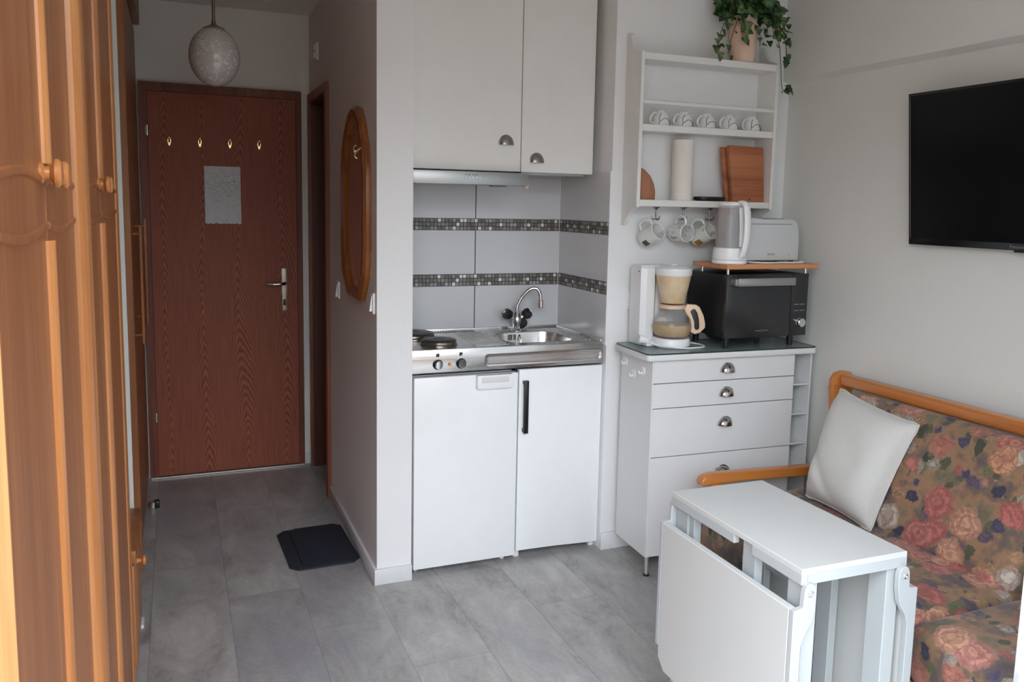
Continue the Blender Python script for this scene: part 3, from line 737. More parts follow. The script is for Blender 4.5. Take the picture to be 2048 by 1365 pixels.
b.box(TX0, 0.436, YC, TY1, ZK - 0.004, ZK)
# rolled front edge and fascia with a pressed panel
b.box(TX0, W + 0.002, YC - 0.004, YC + 0.012, 0.8192, ZK + 0.0005, 0.003)
b.box(TX0, TX1, TY1 - 0.006, TY1 + 0.006, ZK - 0.004, ZK + 0.012, 0.003)
b.box(TX1 - 0.004, TX1 + 0.006, YC, TY1, ZK - 0.004, ZK + 0.010, 0.003)
pr = rrect(0.308, 0.838, 0.832, 0.884, 0.014, 6); cxp, czp = 0.573, 0.858
b.rings([[(p[0], YC - 0.004, p[1]) for p in pr], [(p[0], YC - 0.009, p[1]) for p in rrect(0.3105, 0.8355, 0.8345, 0.8815, 0.012, 6)], [(p[0], YC - 0.0085, p[1]) for p in rrect(0.317, 0.829, 0.841, 0.875, 0.008, 6)], [(p[0], YC - 0.0055, p[1]) for p in rrect(0.321, 0.825, 0.844, 0.872, 0.006, 6)]], cap0=False)
part('steel_top', b, M['steel'], wt)
b = B()
for i in range(11):
    y = 0.075 + i * 0.033
    b.box(0.285 + 0.002 * i, 0.432, y, y + 0.013, ZK - 0.001, ZK + 0.0028, 0.0012, 1)
part('drainer_ribs', b, M['steel'], wt)
b = B()
for i in range(30):
    xx = 0.02 + i * 0.0132
    b.box(xx, xx + 0.007, TY1 - 0.040, TY1 - 0.014, ZK + 0.0002, ZK + 0.0022, 0.0006, 1)
part('vent_slots', b, M['black'], wt)
b = B()
for i in range(2):
    b.box(0.795 + i * 0.018, 0.802 + i * 0.018, 0.10, 0.42 - 0.05 * i, ZK - 0.001, ZK + 0.002, 0.001, 1)
b.box(0.50, 0.80, 0.425, 0.432, ZK - 0.001, ZK + 0.002, 0.001, 1)
part('rim_ribs', b, M['steel'], wt)
for (hx, hy, r) in ((0.098, 0.352, 0.094), (0.152, 0.150, 0.074)):
    h = part('hotplate', B().lathe(hx, hy, [(0, 0.022), (r * 0.28, 0.0205), (r * 0.3, 0.022), (r * 0.9, 0.022), (r * 0.96, 0.019), (r * 0.97, 0.006)], 48, cz=ZK), M['hotplate'], wt)
    part('rim_ring', B().lathe(hx, hy, [(r * 1.03, 0.0), (r * 1.035, 0.004), (r * 0.985, 0.008), (r * 0.975, 0.016), (r * 0.93, 0.019)], 48, cz=ZK), M['plate_ring'], h)
b = B()
for i in range(5): b.box(0.545 + i * 0.0072 + (0.004 if i > 2 else 0), 0.5485 + i * 0.0072 + (0.004 if i > 2 else 0), BY_1 - 0.008, BY_1 - 0.0035, ZK - 0.036, ZK - 0.010)
part('overflow_slots', b, M['black'], wt)
part('drain', B().lathe(0.61, 0.235, [(0, 0.002), (0.022, 0.002), (0.025, 0.0)], 24, cz=ZK - 0.139), M['chrome'], wt)
for x in (0.110, 0.206):
    kn = part('control_knob', B().lathe(0, 0, [(0, 0), (0.0205, 0.0), (0.0205, 0.006), (0.0175, 0.008), (0.0165, 0.020), (0, 0.020)], 32, Matrix.Translation((x, YC - 0.004, 0.853)) @ Matrix.Rotation(PI / 2, 4, 'X')), M['black'], wt)
    part('knob_cap', B().lathe(0, 0, [(0.0155, 0.019), (0.0160, 0.0215), (0.0148, 0.023), (0, 0.0232)], 32, Matrix.Translation((x, YC - 0.004, 0.853)) @ Matrix.Rotation(PI / 2, 4, 'X')), M['chrome'], kn)
    ic = B(); fx = x + (0.0 if x > 0.15 else 0.0); y_ = YC - 0.0042
    ic.box(fx - 0.0065, fx + 0.0065, y_ - 0.0006, y_, 0.8835, 0.8965)
    ik = part('plate_icon', ic, M['black'], wt)
    dq = B()
    for (ax, az) in ((-0.003, 0.0032), (0.0032, 0.0032), (-0.003, -0.003), (0.0032, -0.003)):
        if (x < 0.15 and (ax, az) == (-0.003, 0.0032)) or (x > 0.15 and (ax, az) == (0.0032, -0.003)):
            dq.box(fx + ax - 0.0026, fx + ax + 0.0026, y_ - 0.0010, y_ - 0.0005, 0.890 + az - 0.0026, 0.890 + az + 0.0026)
    part('icon_square', dq, M['printlight'], ik)
part('pilot_lamp', B().box(0.153, 0.165, YC - 0.0065, YC - 0.003, 0.846, 0.858, 0.001, 1), M['orange'], wt)

fa = thing('faucet', (0.600, 0.405, ZK), 'chrome swan-neck faucet with two black knobs above the sink', 'faucet')
fx, fy = 0.600, 0.405
part('body', B().lathe(fx, fy, [(0, 0), (0.024, 0), (0.024, 0.006), (0.017, 0.012), (0.016, 0.030), (0.020, 0.040), (0.020, 0.062), (0.014, 0.072), (0.012, 0.090), (0.010, 0.094), (0, 0.094)], 24, cz=ZK), M['chrome'], fa)
part('spout', B().tube([(fx, fy, ZK + 0.085), (fx + 0.001, fy - 0.002, ZK + 0.115), (fx + 0.020, fy - 0.014, ZK + 0.160), (fx + 0.050, fy - 0.028, ZK + 0.192), (fx + 0.078, fy - 0.040, ZK + 0.196), (fx + 0.092, fy - 0.046, ZK + 0.172), (fx + 0.095, fy - 0.048, ZK + 0.140)], 0.0085, 14), M['chrome'], fa)
part('aerator', B().cyl((fx + 0.0952, fy - 0.048, ZK + 0.145), (fx + 0.096, fy - 0.048, ZK + 0.110), 0.0125, n=18, bev=0.002), M['chrome'], fa)
for s_ in (-1, 1):
    p0 = Vector((fx, fy, ZK + 0.048)); dv = Vector((s_ * 0.78, -0.10, 0.52)).normalized()
    part('valve', B().cyl(p0, p0 + dv * 0.045, 0.0085, n=12), M['chrome'], fa)
    kb = part('knob', B().lathe(0, 0, [(0, 0.034), (0.012, 0.034), (0.022, 0.044), (0.026, 0.060), (0.021, 0.074), (0, 0.076)], 7, Matrix.Translation(p0) @ dv.to_track_quat('Z', 'Y').to_matrix().to_4x4()), M['black'], fa, angle=20)
    part('knob_cap', B().lathe(0, 0, [(0, 0.0755), (0.008, 0.0755), (0.008, 0.078), (0, 0.079)], 14, Matrix.Translation(p0) @ dv.to_track_quat('Z', 'Y').to_matrix().to_4x4()), M['chrome'], kb)
part('overflow_pin', B().tube([(0.60, 0.366, ZK - 0.012), (0.60, 0.352, ZK - 0.03), (0.60, 0.345, ZK - 0.065)], 0.003, 8), M['chrome'], wt)
solo('sink_stopper', B().cyl((0.645, 0.446, ZK + 0.026), (0.648, 0.466, ZK + 0.032), 0.026, 0.023, 28, 0.003), M['black'], 'round black sink stopper leaning against the splashback behind the faucet', 'sink stopper', origin=(0.645, 0.45, ZK))

# fridge (left) and cupboard (right) under the worktop
fr = thing('refrigerator', (0.234, 0.25, 0), 'white under-counter fridge below the hotplates with a flat top grip', 'refrigerator')
part('body', B().box(0.012, 0.436, 0.055, 0.47, 0.035, 0.806), M['whitegloss'], fr)
dr = part('door', B().box(0.010, 0.446, 0.004, 0.052, 0.028, 0.806, 0.005), M['whitegloss'], fr)
gr = B().prism([(0.262, 0.806), (0.412, 0.806), (0.417, 0.757), (0.410, 0.750), (0.268, 0.750), (0.262, 0.757)], 'y', -0.020, 0.006, 0.004)
part('grip', gr, M['whitegloss'], dr)
part('grip_inset', B().box(0.280, 0.396, -0.0225, -0.018, 0.776, 0.800, 0.002), M['white'], dr)
for x, y in ((0.032, 0.06), (0.408, 0.06), (0.04, 0.44), (0.40, 0.44)):
    part('foot', B().cyl((x, y, 0), (x, y, 0.036), 0.010, n=12), M['nickel'] if x < 0.1 else M['whiteplastic'], fr)
sk = thing('sink_cabinet', (0.655, 0.25, 0), 'white cupboard under the sink with a black bar handle', 'cabinet')
part('body', B().box(0.458, 0.836, 0.055, 0.47, 0.04, 0.762), M['whitegloss'], sk)
b = B().prism([(0.4585, 0.812), (0.842, 0.812), (0.842, 0.026), (0.78, 0.028), (0.64, 0.034), (0.52, 0.036), (0.4585, 0.036)], 'y', 0.024, 0.050, 0.003)
dr = part('door', b, M['whitegloss'], sk)
part('bar_handle', B().box(0.472, 0.492, -0.004, 0.008, 0.548, 0.770, 0.003).box(0.474, 0.490, 0.004, 0.026, 0.752, 0.766).box(0.474, 0.490, 0.004, 0.026, 0.552, 0.566), M['black'], dr)
for x, y in ((0.826, 0.06), (0.47, 0.06), (0.82, 0.44), (0.47, 0.44)):
    part('foot', B().box(x - 0.012, x + 0.012, y - 0.012, y + 0.012, 0, 0.042, 0.003), M['whiteplastic'], sk)

# wall cupboard and hood
def cup_pull(b, c, wdt=0.07, hgt=0.036, dep=0.022, mat=None):
    """half-dome pull: flat side down, bulging to -Y, centre of the flat edge at c"""
    def f(u, v):
        a = PI * u; e_ = PI / 2 * v
        return (c[0] + wdt / 2 * math.cos(a) * math.cos(e_), c[1] - dep * math.sin(e_), c[2] + hgt * math.sin(a) * math.cos(e_))
    b.grid(f, 24, 8)
    def g(u, v):
        a = PI * u; r0 = 1.0 + 0.10 * v
        return (c[0] + wdt / 2 * r0 * math.cos(a), c[1] - 0.001 - 0.0015 * (1 - v), c[2] + hgt * r0 * math.sin(a))
    b.grid(g, 24, 1)
    return b
YU, ZU = 0.130, 1.615
uc = thing('wall_cupboard', (0.42, 0.3, ZU), 'off-white two-door wall cupboard above the kitchen niche', 'cupboard')
part('body', B().box(0.004, 0.808, YU + 0.002, D - 0.008, ZU + 0.004, ZC - 0.02), M['cab'], uc)
part('light_strip', B().box(0.50, 0.79, YU + 0.02, D - 0.02, ZU - 0.008, ZU + 0.004), M['hood'], uc)
for x0, x1, hx, hz in ((0.004, 0.481, 0.416, 1.721), (0.484, 0.812, 0.552, 1.655)):
    dr = part('door', B().box(x0, x1, YU - 0.018, YU, ZU, ZC - 0.022, 0.002, 1), M['cab'], uc)
    part('cup_handle', cup_pull(B(), (hx, YU - 0.018, hz), 0.062, 0.037, 0.02), M['greypull'], dr)
hd = thing('cooker_hood', (0.25, 0.2, 1.557), 'flat stainless cooker hood with five round buttons under the wall cupboard', 'cooker hood')
part('body', B().box(0.016, 0.500, 0.085, D - 0.01, 1.566, 1.608), M['hood'], hd)
part('front_panel', B().box(0.016, 0.497, 0.062, 0.088, 1.557, 1.609, 0.003), M['hood'], hd)
bt = B()
for i in range(5):
    c = (0.229 + i * 0.0148, 0.0622, 1.5855)
    bt.cyl((c[0], c[1], c[2]), (c[0], c[1] - 0.003, c[2]), 0.0052, n=14)
    part('button', bt, M['darkchrome'], hd); bt = B()
for x in (0.226, 0.241, 0.256, 0.271):
    part('button_icon', B().box(x, x + 0.0065, 0.0612, 0.0622, 1.594, 1.597), M['printgrey'], hd)
part('lamp_cover', B().box(0.35, 0.41, 0.08, 0.13, 1.553, 1.566, 0.003), M['printgrey'], hd)
part('corner_knob', B().cyl((0.494, 0.075, 1.548), (0.494, 0.075, 1.570), 0.009, n=14, bev=0.003), M['cream'], hd)

# ------------------------------------------------------------------ plate-rack wall shelf
XS0, XS1, YS = 0.893, 1.570, -0.122
ws = thing('wall_shelf', (1.23, 0, 1.41), 'white wooden wall shelf with rail holding cups and boards', 'shelf')
side = [(0, 1.410), (0, 2.176), (-0.012, 2.180), (-0.030, 2.172), (-0.045, 2.142), (-0.062, 2.118), (-0.095, 2.104), (YS, 2.096), (YS, 1.482), (-0.105, 1.478), (-0.070, 1.462), (-0.045, 1.440), (-0.032, 1.420), (-0.02, 1.410)]
for x in (XS0, XS1 - 0.016):
    part('side_panel', B().prism(side, 'x', x, x + 0.016, 0.002, 1), M['shelfwhite'], ws)
for z, n_ in ((2.066, 0.028), (1.786, 0.028), (1.486, 0.027)):
    part('shelf_board', B().box(XS0 + 0.016, XS1 - 0.016, YS + 0.004, -0.001, z, z + n_, 0.002, 1), M['shelfwhite'], ws)
part('rail', B().cyl((XS0 + 0.01, YS + 0.012, 1.902), (XS1 - 0.01, YS + 0.012, 1.902), 0.009, n=14), M['shelfwhite'], ws)
for x in (1.008, 1.141, 1.272):
    y = -0.085
    b = B().lathe(x, y, [(0, 1.486), (0.017, 1.486), (0.014, 1.481), (0.006, 1.476), (0.0038, 1.470), (0.0038, 1.438), (0, 1.434)], 16)
    b.tube([(x - 0.020, y, 1.448), (x - 0.019, y, 1.438), (x - 0.010, y, 1.433), (x, y, 1.438), (x + 0.010, y, 1.432), (x + 0.019, y, 1.438), (x + 0.021, y, 1.450)], 0.0028, 8)
    b.tube([(x, y, 1.436), (x, y - 0.012, 1.432), (x, y - 0.020, 1.438), (x, y - 0.021, 1.448)], 0.0028, 8)
    part('cup_hook', b, M['darkchrome'], ws)

# five upturned cups on the middle board
ZM = 1.814
def make_cup(x, y):
    c = thing('coffee_cup', (x, y, ZM), 'white upturned cup with dark swirl, first from the left on the shelf', 'cup', 'cups on the wall shelf')
    prof = [(0.0375, 0.0), (0.0385, 0.003), (0.038, 0.014), (0.034, 0.034), (0.0275, 0.050), (0.021, 0.057), (0.0195, 0.062), (0.0165, 0.062), (0.0155, 0.058), (0, 0.058)]
    part('body', B().lathe(0, 0, prof, 40), M['ceramic'], c, local=True)
    part('handle', B().tube([(-0.026, -0.005, 0.052), (-0.040, -0.012, 0.050), (-0.056, -0.018, 0.036), (-0.060, -0.020, 0.020), (-0.053, -0.018, 0.010), (-0.036, -0.012, 0.010)], 0.0048, 10), M['ceramic'], c, local=True)
    def surf(ang, z, r=0.0010):
        for (r0, z0), (r1, z1) in zip(prof, prof[1:]):
            if z0 <= z <= z1: rr = r0 + (r1 - r0) * (z - z0) / max(1e-6, z1 - z0); break
        else: rr = 0.02
        return ((rr + r) * math.cos(ang), (rr + r) * math.sin(ang), z)
    A = math.radians
    l1 = [surf(A(-90 + 28), 0.056), surf(A(-118), 0.046), surf(A(-128), 0.030), surf(A(-126), 0.016), surf(A(-130), 0.004)]
    l2 = [surf(A(-122), 0.014), surf(A(-98), 0.027), surf(A(-72), 0.027), surf(A(-50), 0.016), surf(A(-44), 0.003)]
    part('swirl', B().tube(l1, 0.0011, 6).tube(l2, 0.0011, 6), M['paint_line'], c, local=True, label='dark painted swirl lines')
    return c
cups_x = [1.026, 1.138, 1.253, 1.366, 1.482]
c0 = make_cup(cups_x[0], -0.062)
for x, lab in zip(cups_x[1:], ['white upturned cup with dark swirl, second from the left on the shelf', 'white upturned cup with dark swirl, middle of the five on the shelf',
                               'white upturned cup with dark swirl, second from the right on the shelf', 'white upturned cup with dark swirl, rightmost on the shelf']):
    dup(c0, (x, -0.062, ZM), lab)

# things on the bottom board
ZB = 1.513
pr_ = thing('paper_towel_roll', (1.142, -0.062, ZB), 'white paper towel roll standing on the bottom board of the wall shelf', 'paper towel')
part('paper', B().lathe(1.142, -0.062, [(0.018, 0.002), (0.043, 0.0), (0.0445, 0.002), (0.0445, 0.248), (0.043, 0.25), (0.018, 0.25)], 40, cz=ZB), flat('kitchen_paper', srgb(226, 220, 210), 0.9, var=0.03), pr_)
part('cardboard_core', B().lathe(1.142, -0.062, [(0.018, 0.251), (0.018, 0.0), (0.0165, 0.0), (0.0165, 0.251)], 28, cz=ZB), M['board2'], pr_)
pts = [(0.9095, ZB), (1.007, ZB), (1.008, ZB + 0.035), (1.000, ZB + 0.066), (0.982, ZB + 0.098), (0.955, ZB + 0.122), (0.926, ZB + 0.134), (0.9095, ZB + 0.136)]
solo('round_trivet', B().prism(pts, 'y', -0.075, -0.060, 0.002), M['board2'], 'brown rounded wooden board at the left end of the wall shelf', 'trivet')
b = B().lathe(0, 0, [(0, 0), (0.066, 0), (0.074, 0.006), (0.076, 0.017), (0.071, 0.019), (0.068, 0.008), (0, 0.006)], 36, Matrix.Translation((1.282, -0.066, ZB)) @ Matrix.Scale(0.62, 4, (0, 1, 0)))
solo('black_dish', b, M['black'], 'flat black dish on the bottom board of the wall shelf', 'dish')
cb = thing('cutting_board', (1.46, -0.05, ZB), 'thick wooden cutting board leaning to the left on the wall shelf', 'cutting board')
sk_ = Matrix.Translation((1.480, -0.050, ZB + 0.001)) @ Matrix.Rotation(-0.19, 4, 'X') @ Matrix.Rotation(-0.165, 4, 'Y')
h_ = 0.235
def skew(x, z): return (x - 0.0, z)
b = B().prism([(-0.092, 0.016), (0.092, -0.016 + 0.003), (0.095, h_ - 0.008), (0.088, h_), (-0.088, h_), (-0.095, h_ - 0.008)], 'y', -0.024, 0.0, 0.004)
b = B().prism([(1.389, ZB + 0.0), (1.555, ZB + 0.0), (1.536, ZB + 0.228), (1.528, ZB + 0.236), (1.364, ZB + 0.238), (1.356, ZB + 0.230)], 'y', -0.085, -0.058, 0.004)
part('board', b, M['board'], cb)
part('crack', B().box(1.40, 1.545, -0.0856, -0.084, ZB + 0.083, ZB + 0.0845).box(1.402, 1.47, -0.0856, -0.084, ZB + 0.066, ZB + 0.0675), M['mirror_wood'], cb)
part('hole', B().cyl((1.475, -0.0858, ZB + 0.013), (1.475, -0.083, ZB + 0.013), 0.0035, n=14), M['shade_soil'], cb)
b = B().prism([(1.377, ZB), (1.50, ZB), (1.47, ZB + 0.232), (1.342, ZB + 0.232)], 'y', -0.052, -0.036, 0.002)
solo('thin_cutting_board', b, M['board'], 'second wooden board behind the thick cutting board, only its left edge showing', 'cutting board')

# mugs on the hooks
def mug(name, c, axis, mat, label, pr_mat, pr_len, handle_up, r=0.038, L=0.088):
    t = thing(name, c, label, 'mug', 'mugs on the shelf hooks')
    ax = Vector(axis).normalized(); hu = Vector(handle_up); hu = (hu - ax * hu.dot(ax)).normalized(); sd = ax.cross(hu)
    mm = Matrix((( sd.x, hu.x, ax.x, 0), (sd.y, hu.y, ax.y, 0), (sd.z, hu.z, ax.z, 0), (0, 0, 0, 1)))
    prof = [(0, -L / 2), (r * 0.86, -L / 2), (r * 0.97, -L / 2 + 0.006), (r, -L / 2 + 0.02), (r, L / 2), (r - 0.002, L / 2 + 0.0015), (r - 0.0045, L / 2), (r - 0.005, -L / 2 + 0.012), (0, -L / 2 + 0.008)]
    part('body', B().lathe(0, 0, prof, 40, mm), mat, t, local=True)
    hp = [mm @ Vector((0, y, z)) for y, z in ((r - 0.002, 0.030), (r + 0.016, 0.030), (r + 0.029, 0.016), (r + 0.031, -0.006), (r + 0.022, -0.026), (r - 0.002, -0.032))]
    part('handle', B().tube(hp, 0.0055, 10, flat=(1.0, 1.0)), M['ceramic'], t, local=True)
    if pr_mat:
        def f(u, v):
            a = pr_len[0] + (pr_len[1] - pr_len[0]) * u; zz = pr_len[2] + (pr_len[3] - pr_len[2]) * v
            return mm @ Vector(((r + 0.0006) * math.cos(a), (r + 0.0006) * math.sin(a), zz))
        part('print', B().grid(f, 8, 3), pr_mat, t, local=True)
    return t
mug('mug', (0.995, -0.074, 1.368), (0.24, -0.80, 0.40), M['mugA'], 'white mug with a dark green print hanging on the left hook', M['green_print'], (-1.0, -0.25, -0.030, -0.004), (-0.25, 0.0, 1))
mug('mug', (1.136, -0.078, 1.378), (0.10, -0.92, 0.02), M['mugB'], 'white mug with fine grey pattern hanging on the middle hook', M['printgrey'], (-0.62, -0.5, -0.022, 0.022), (0.02, 0, 1))
mug('mug', (1.252, -0.074, 1.370), (0.24, -0.80, 0.40), M['mugC'], 'white mug with a yellow and dark print hanging on the right hook', M['yellow_print'], (-1.0, -0.25, -0.030, 0.0), (-0.25, 0.0, 1))

# ------------------------------------------------------------------ potted ivy on top of the shelf
ZP = 2.094
iv = thing('potted_ivy', (1.417, -0.066, ZP), 'trailing green ivy in a tall pale clay pot on top of the wall shelf', 'plant')
PX, PY = 1.417, -0.064
part('pot', B().lathe(PX, PY, [(0, 0), (0.046, 0), (0.048, 0.004), (0.052, 0.060), (0.060, 0.130), (0.061, 0.150), (0.052, 0.166), (0.053, 0.192), (0.048, 0.192), (0.045, 0.176), (0, 0.174)], 36, cz=ZP), M['terracotta'], iv)
rnd = random.Random(5)
leafs = B()
LEAF = [(0, 0), (0.35, -0.10), (0.62, 0.10), (0.42, 0.36), (0.36, 0.62), (0.0, 1.05), (-0.36, 0.62), (-0.42, 0.36), (-0.62, 0.10), (-0.35, -0.10)]
def leaf(p, size, out_dir, droop):
    o = Vector(out_dir).normalized(); tip = (o * (1 - droop) + Vector((0, 0, -1)) * droop).normalized()
    nrm = Vector((rnd.uniform(-0.5, 0.5), -1.0 + rnd.uniform(-0.3, 0.6), rnd.uniform(0.0, 0.8))).normalized()
    sd = tip.cross(nrm)
    if sd.length < 0.1: sd = tip.cross(Vector((1, 0, 0)))
    sd.normalize(); nrm = sd.cross(tip).normalized()
    t = bmesh.new(); P = Vector(p)
    mid = [t.verts.new(P + tip * (size * q) + nrm * size * 0.06 * math.sin(q * 3)) for q in (0, 0.36, 0.62, 1.05)]
    for s_ in (1, -1):
        R = [t.verts.new(P + sd * (s_ * x_ * size) + tip * (y_ * size) + nrm * (abs(x_) * size * 0.28)) for x_, y_ in LEAF[1:5]]
        t.faces.new((mid[0], R[0], R[1], mid[1])); t.faces.new((mid[1], R[1], R[2])); t.faces.new((mid[1], R[2], R[3], mid[2])); t.faces.new((mid[2], R[3], mid[3]))
    leafs._add(t)
vines = B()
def vine(pts, n, size, spread=0.012):
    Q = catmull([Vector(p) for p in pts], 8); vines.tube([q for q in Q], 0.0018, 6, sub=1)
    for i in range(n):
        q = Q[int((i + 0.5 + rnd.uniform(-0.3, 0.3)) / n * (len(Q) - 1))]
        a = rnd.uniform(0, 2 * PI)
        leaf(q + Vector((rnd.uniform(-1, 1), rnd.uniform(-1, 0.5), rnd.uniform(-1, 1))) * spread, size * rnd.uniform(0.7, 1.2), (math.cos(a), -abs(math.sin(a)), 0.2), rnd.uniform(0.3, 0.9))
TOP = (PX, PY, ZP + 0.19)
for i in range(190):
    a = rnd.uniform(0, 2 * PI); r = 0.118 * math.sqrt(rnd.random()); h = 0.185 + rnd.uniform(0.0, 0.16) * (1 - r / 0.18)
    leaf((PX + r * 1.25 * math.cos(a) + 0.01, PY - 0.012 + r * 0.42 * math.sin(a), ZP + h), rnd.uniform(0.030, 0.046), (math.cos(a), math.sin(a) - 0.3, 0.3), rnd.uniform(0.1, 0.7))
Y_ = PY - 0.045
vine([TOP, (PX - 0.08, Y_, ZP + 0.22), (PX - 0.135, Y_, ZP + 0.14), (PX - 0.160, Y_, ZP + 0.07), (PX - 0.168, Y_, ZP + 0.025)], 13, 0.034)
vine([TOP, (PX - 0.06, Y_, ZP + 0.18), (PX - 0.095, Y_, ZP + 0.09), (PX - 0.108, Y_, ZP + 0.025)], 6, 0.030)
vine([TOP, (PX - 0.05, Y_ - 0.02, ZP + 0.19), (PX - 0.065, Y_ - 0.02, ZP + 0.13), (PX - 0.05, Y_ - 0.02, ZP + 0.10)], 12, 0.040, 0.022)
vine([TOP, (PX - 0.09, Y_, ZP + 0.26), (PX - 0.11, Y_, ZP + 0.19)], 8, 0.034, 0.02)
for dx in (0.07, 0.10, 0.125, 0.15):
    vine([TOP, (PX + dx * 0.7, Y_, ZP + 0.24), (PX + dx, Y_ - 0.01, ZP + 0.17), (PX + dx + 0.012, Y_ - 0.01, ZP + 0.11)], 15, 0.036, 0.022)
vine([TOP, (PX + 0.09, Y_, ZP + 0.22), (PX + 0.145, Y_ - 0.02, ZP + 0.14), (PX + 0.165, Y_ - 0.03, ZP + 0.06), (PX + 0.168, Y_ - 0.03, ZP + 0.02)], 16, 0.033, 0.014)
vine([TOP, (PX + 0.02, Y_ - 0.02, ZP + 0.14), (PX + 0.035, Y_ - 0.02, ZP + 0.09), (PX + 0.05, Y_, ZP + 0.07)], 6, 0.022, 0.012)
vine([(PX + 0.10, Y_ - 0.02, ZP + 0.17), (PX + 0.130, Y_ - 0.025, ZP + 0.08), (PX + 0.140, Y_ - 0.03, ZP + 0.0), (PX + 0.150, Y_ - 0.03, ZP - 0.08), (PX + 0.165, Y_ - 0.03, ZP - 0.112), (PX + 0.195, Y_ - 0.03, ZP - 0.122)], 2, 0.02)
for q in range(6): leaf((PX + 0.165 + rnd.uniform(0, 0.03), Y_ - 0.03, ZP - 0.085 - rnd.uniform(0, 0.02)), 0.030, (1, -0.4, 0), rnd.uniform(0.2, 0.8))
part('foliage', leafs, M['ivy'], iv, angle=60)
part('vines', vines, M['stem'], iv)
part('soil', B().lathe(PX, PY, [(0, 0.186), (0.047, 0.184)], 24, cz=ZP), M['shade_soil'], iv)

# ------------------------------------------------------------------ wall sockets
sk2 = thing('wall_socket', (1.01, 0, 1.048), 'white double power socket on the wall beside the coffee maker', 'socket')
part('frame', B().box(0.936, 1.088, -0.008, 0, 1.048, 1.123, 0.003), M['whiteplastic'], sk2)
for cx in (0.974, 1.049):
    c_ = part('outlet', B().lathe(0, 0, [(0.0265, 0.0), (0.0265, 0.004), (0.0215, 0.005), (0.0205, -0.004), (0, -0.004)], 32, Matrix.Translation((cx, -0.008, 1.0855)) @ Matrix.Rotation(PI / 2, 4, 'X')), M['whiteplastic'], sk2)
    part('pin_hole', B().cyl((cx - 0.0095, -0.0035, 1.0855), (cx - 0.0095, -0.005, 1.0855), 0.003, n=12).cyl((cx + 0.0095, -0.0035, 1.0855), (cx + 0.0095, -0.005, 1.0855), 0.003, n=12)
         .box(cx - 0.003, cx + 0.003, -0.013, -0.011, 1.103, 1.107).box(cx - 0.003, cx + 0.003, -0.013, -0.011, 1.064, 1.068), M['printgrey'], c_)

# ------------------------------------------------------------------ drawer cabinet with open side shelves (turned slightly)
TH = -0.0438
UX, UY = 0.8876, -0.3064
du = thing('drawer_cabinet', (UX, UY, 0), 'white four-drawer cabinet on metal legs with narrow open side shelves', 'cabinet', rotz=TH)
UD = 0.262      # depth of the cabinet behind its front plane
ZB0, ZB1 = 0.082, 0.888
part('carcass', B().box(0.0, 0.672, 0.020, UD, ZB0, ZB1), M['white'], du, local=True)
part('side_board', B().box(-0.004, 0.002, 0.0, UD, ZB0, ZB1), M['white'], du, local=True)
zs = [(0.082, 0.491), (0.4945, 0.690), (0.6935, 0.791), (0.7945, 0.886)]
for z0, z1 in zs:
    dr = part('drawer', B().box(0.003, 0.669, 0.0, 0.020, z0, z1, 0.0015, 1), M['white'], du, local=True)
    hz = {0.491: 0.402, 0.690: 0.606, 0.791: 0.729, 0.886: 0.828}[z1]
    part('cup_handle', cup_pull(B(), (0.339, 0.0, hz), 0.068, 0.034, 0.026), M['darkchrome'], dr, local=True)
part('shelf_back', B().box(0.672, 0.756, 0.150, 0.160, ZB0, ZB1), M['white'], du, local=True)
part('side_upright', B().box(0.750, 0.757, 0.0, 0.16, ZB0, ZB1, 0.001, 1), M['white'], du, local=True)
for z in (0.082, 0.235, 0.366, 0.494, 0.622, 0.750):
    part('side_shelf', B().box(0.672, 0.750, 0.004, 0.150, z, z + 0.006), M['white'], du, local=True)
for x, y in ((0.012, 0.014), (0.74, 0.014), (0.30, UD - 0.03), (0.66, UD - 0.03)):
    lg = part('leg', B().cyl((x, y, 0.006), (x, y, ZB0), 0.0085, n=18), M['nickel'], du, local=True)
    part('foot_pad', B().cyl((x, y, 0.0), (x, y, 0.007), 0.0125, n=18), M['black'], lg, local=True)
top = rrect(-0.038, 0.763, -0.022, UD + 0.004, 0.018, 5)
part('top_board', B().prism(top, 'z', ZB1, 0.912, 0.003), M['white'], du, local=True)
gl = thing('glass_top', (UX, UY, 0.912), 'clear glass plate with dark green edge lying on the drawer cabinet', 'glass plate', rotz=TH)
gt = rrect(-0.037, 0.762, -0.021, UD + 0.003, 0.020, 5)
part('pane', B().prism(gt, 'z', 0.0003, 0.0057), M['tglass'], gl, local=True)
ge = B().rings([[(*p, 0.0003) for p in gt], [(*p, 0.0057) for p in gt]], cap0=False, cap1=False)
bmesh.ops.scale(ge.b, vec=(1.0006, 1.002, 1), verts=ge.b.verts)
part('polished_edge', ge, M['glassedge'], gl, local=True, label='dark green edge')
ZG = 0.9185
RT = Matrix.Translation((UX, UY, 0)) @ Matrix.Rotation(TH, 4, 'Z')
def side_hook(y, z, label):
    p = RT @ Vector((-0.004, y, z))
    t = thing('adhesive_hook', p, label, 'hook', 'adhesive hooks on the cabinet side', rotz=TH)
    part('disc', B().lathe(0, 0, [(0, 0.0045), (0.010, 0.0045), (0.0165, 0.003), (0.0175, 0)], 28, Matrix.Rotation(-PI / 2, 4, 'Y')), M['whiteplastic'], t, local=True)
    part('peg', B().tube([(-0.003, 0, -0.004), (-0.012, 0, -0.010), (-0.018, 0, -0.006), (-0.019, 0, 0.002)], 0.0032, 8), M['whiteplastic'], t, local=True)
side_hook(0.225, 0.845, 'white round adhesive hook on the cabinet side, farthest back and highest')
side_hook(0.150, 0.806, 'white round adhesive hook on the cabinet side, middle and lowest of three')
side_hook(0.075, 0.832, 'white round adhesive hook on the cabinet side, nearest the drawer fronts')

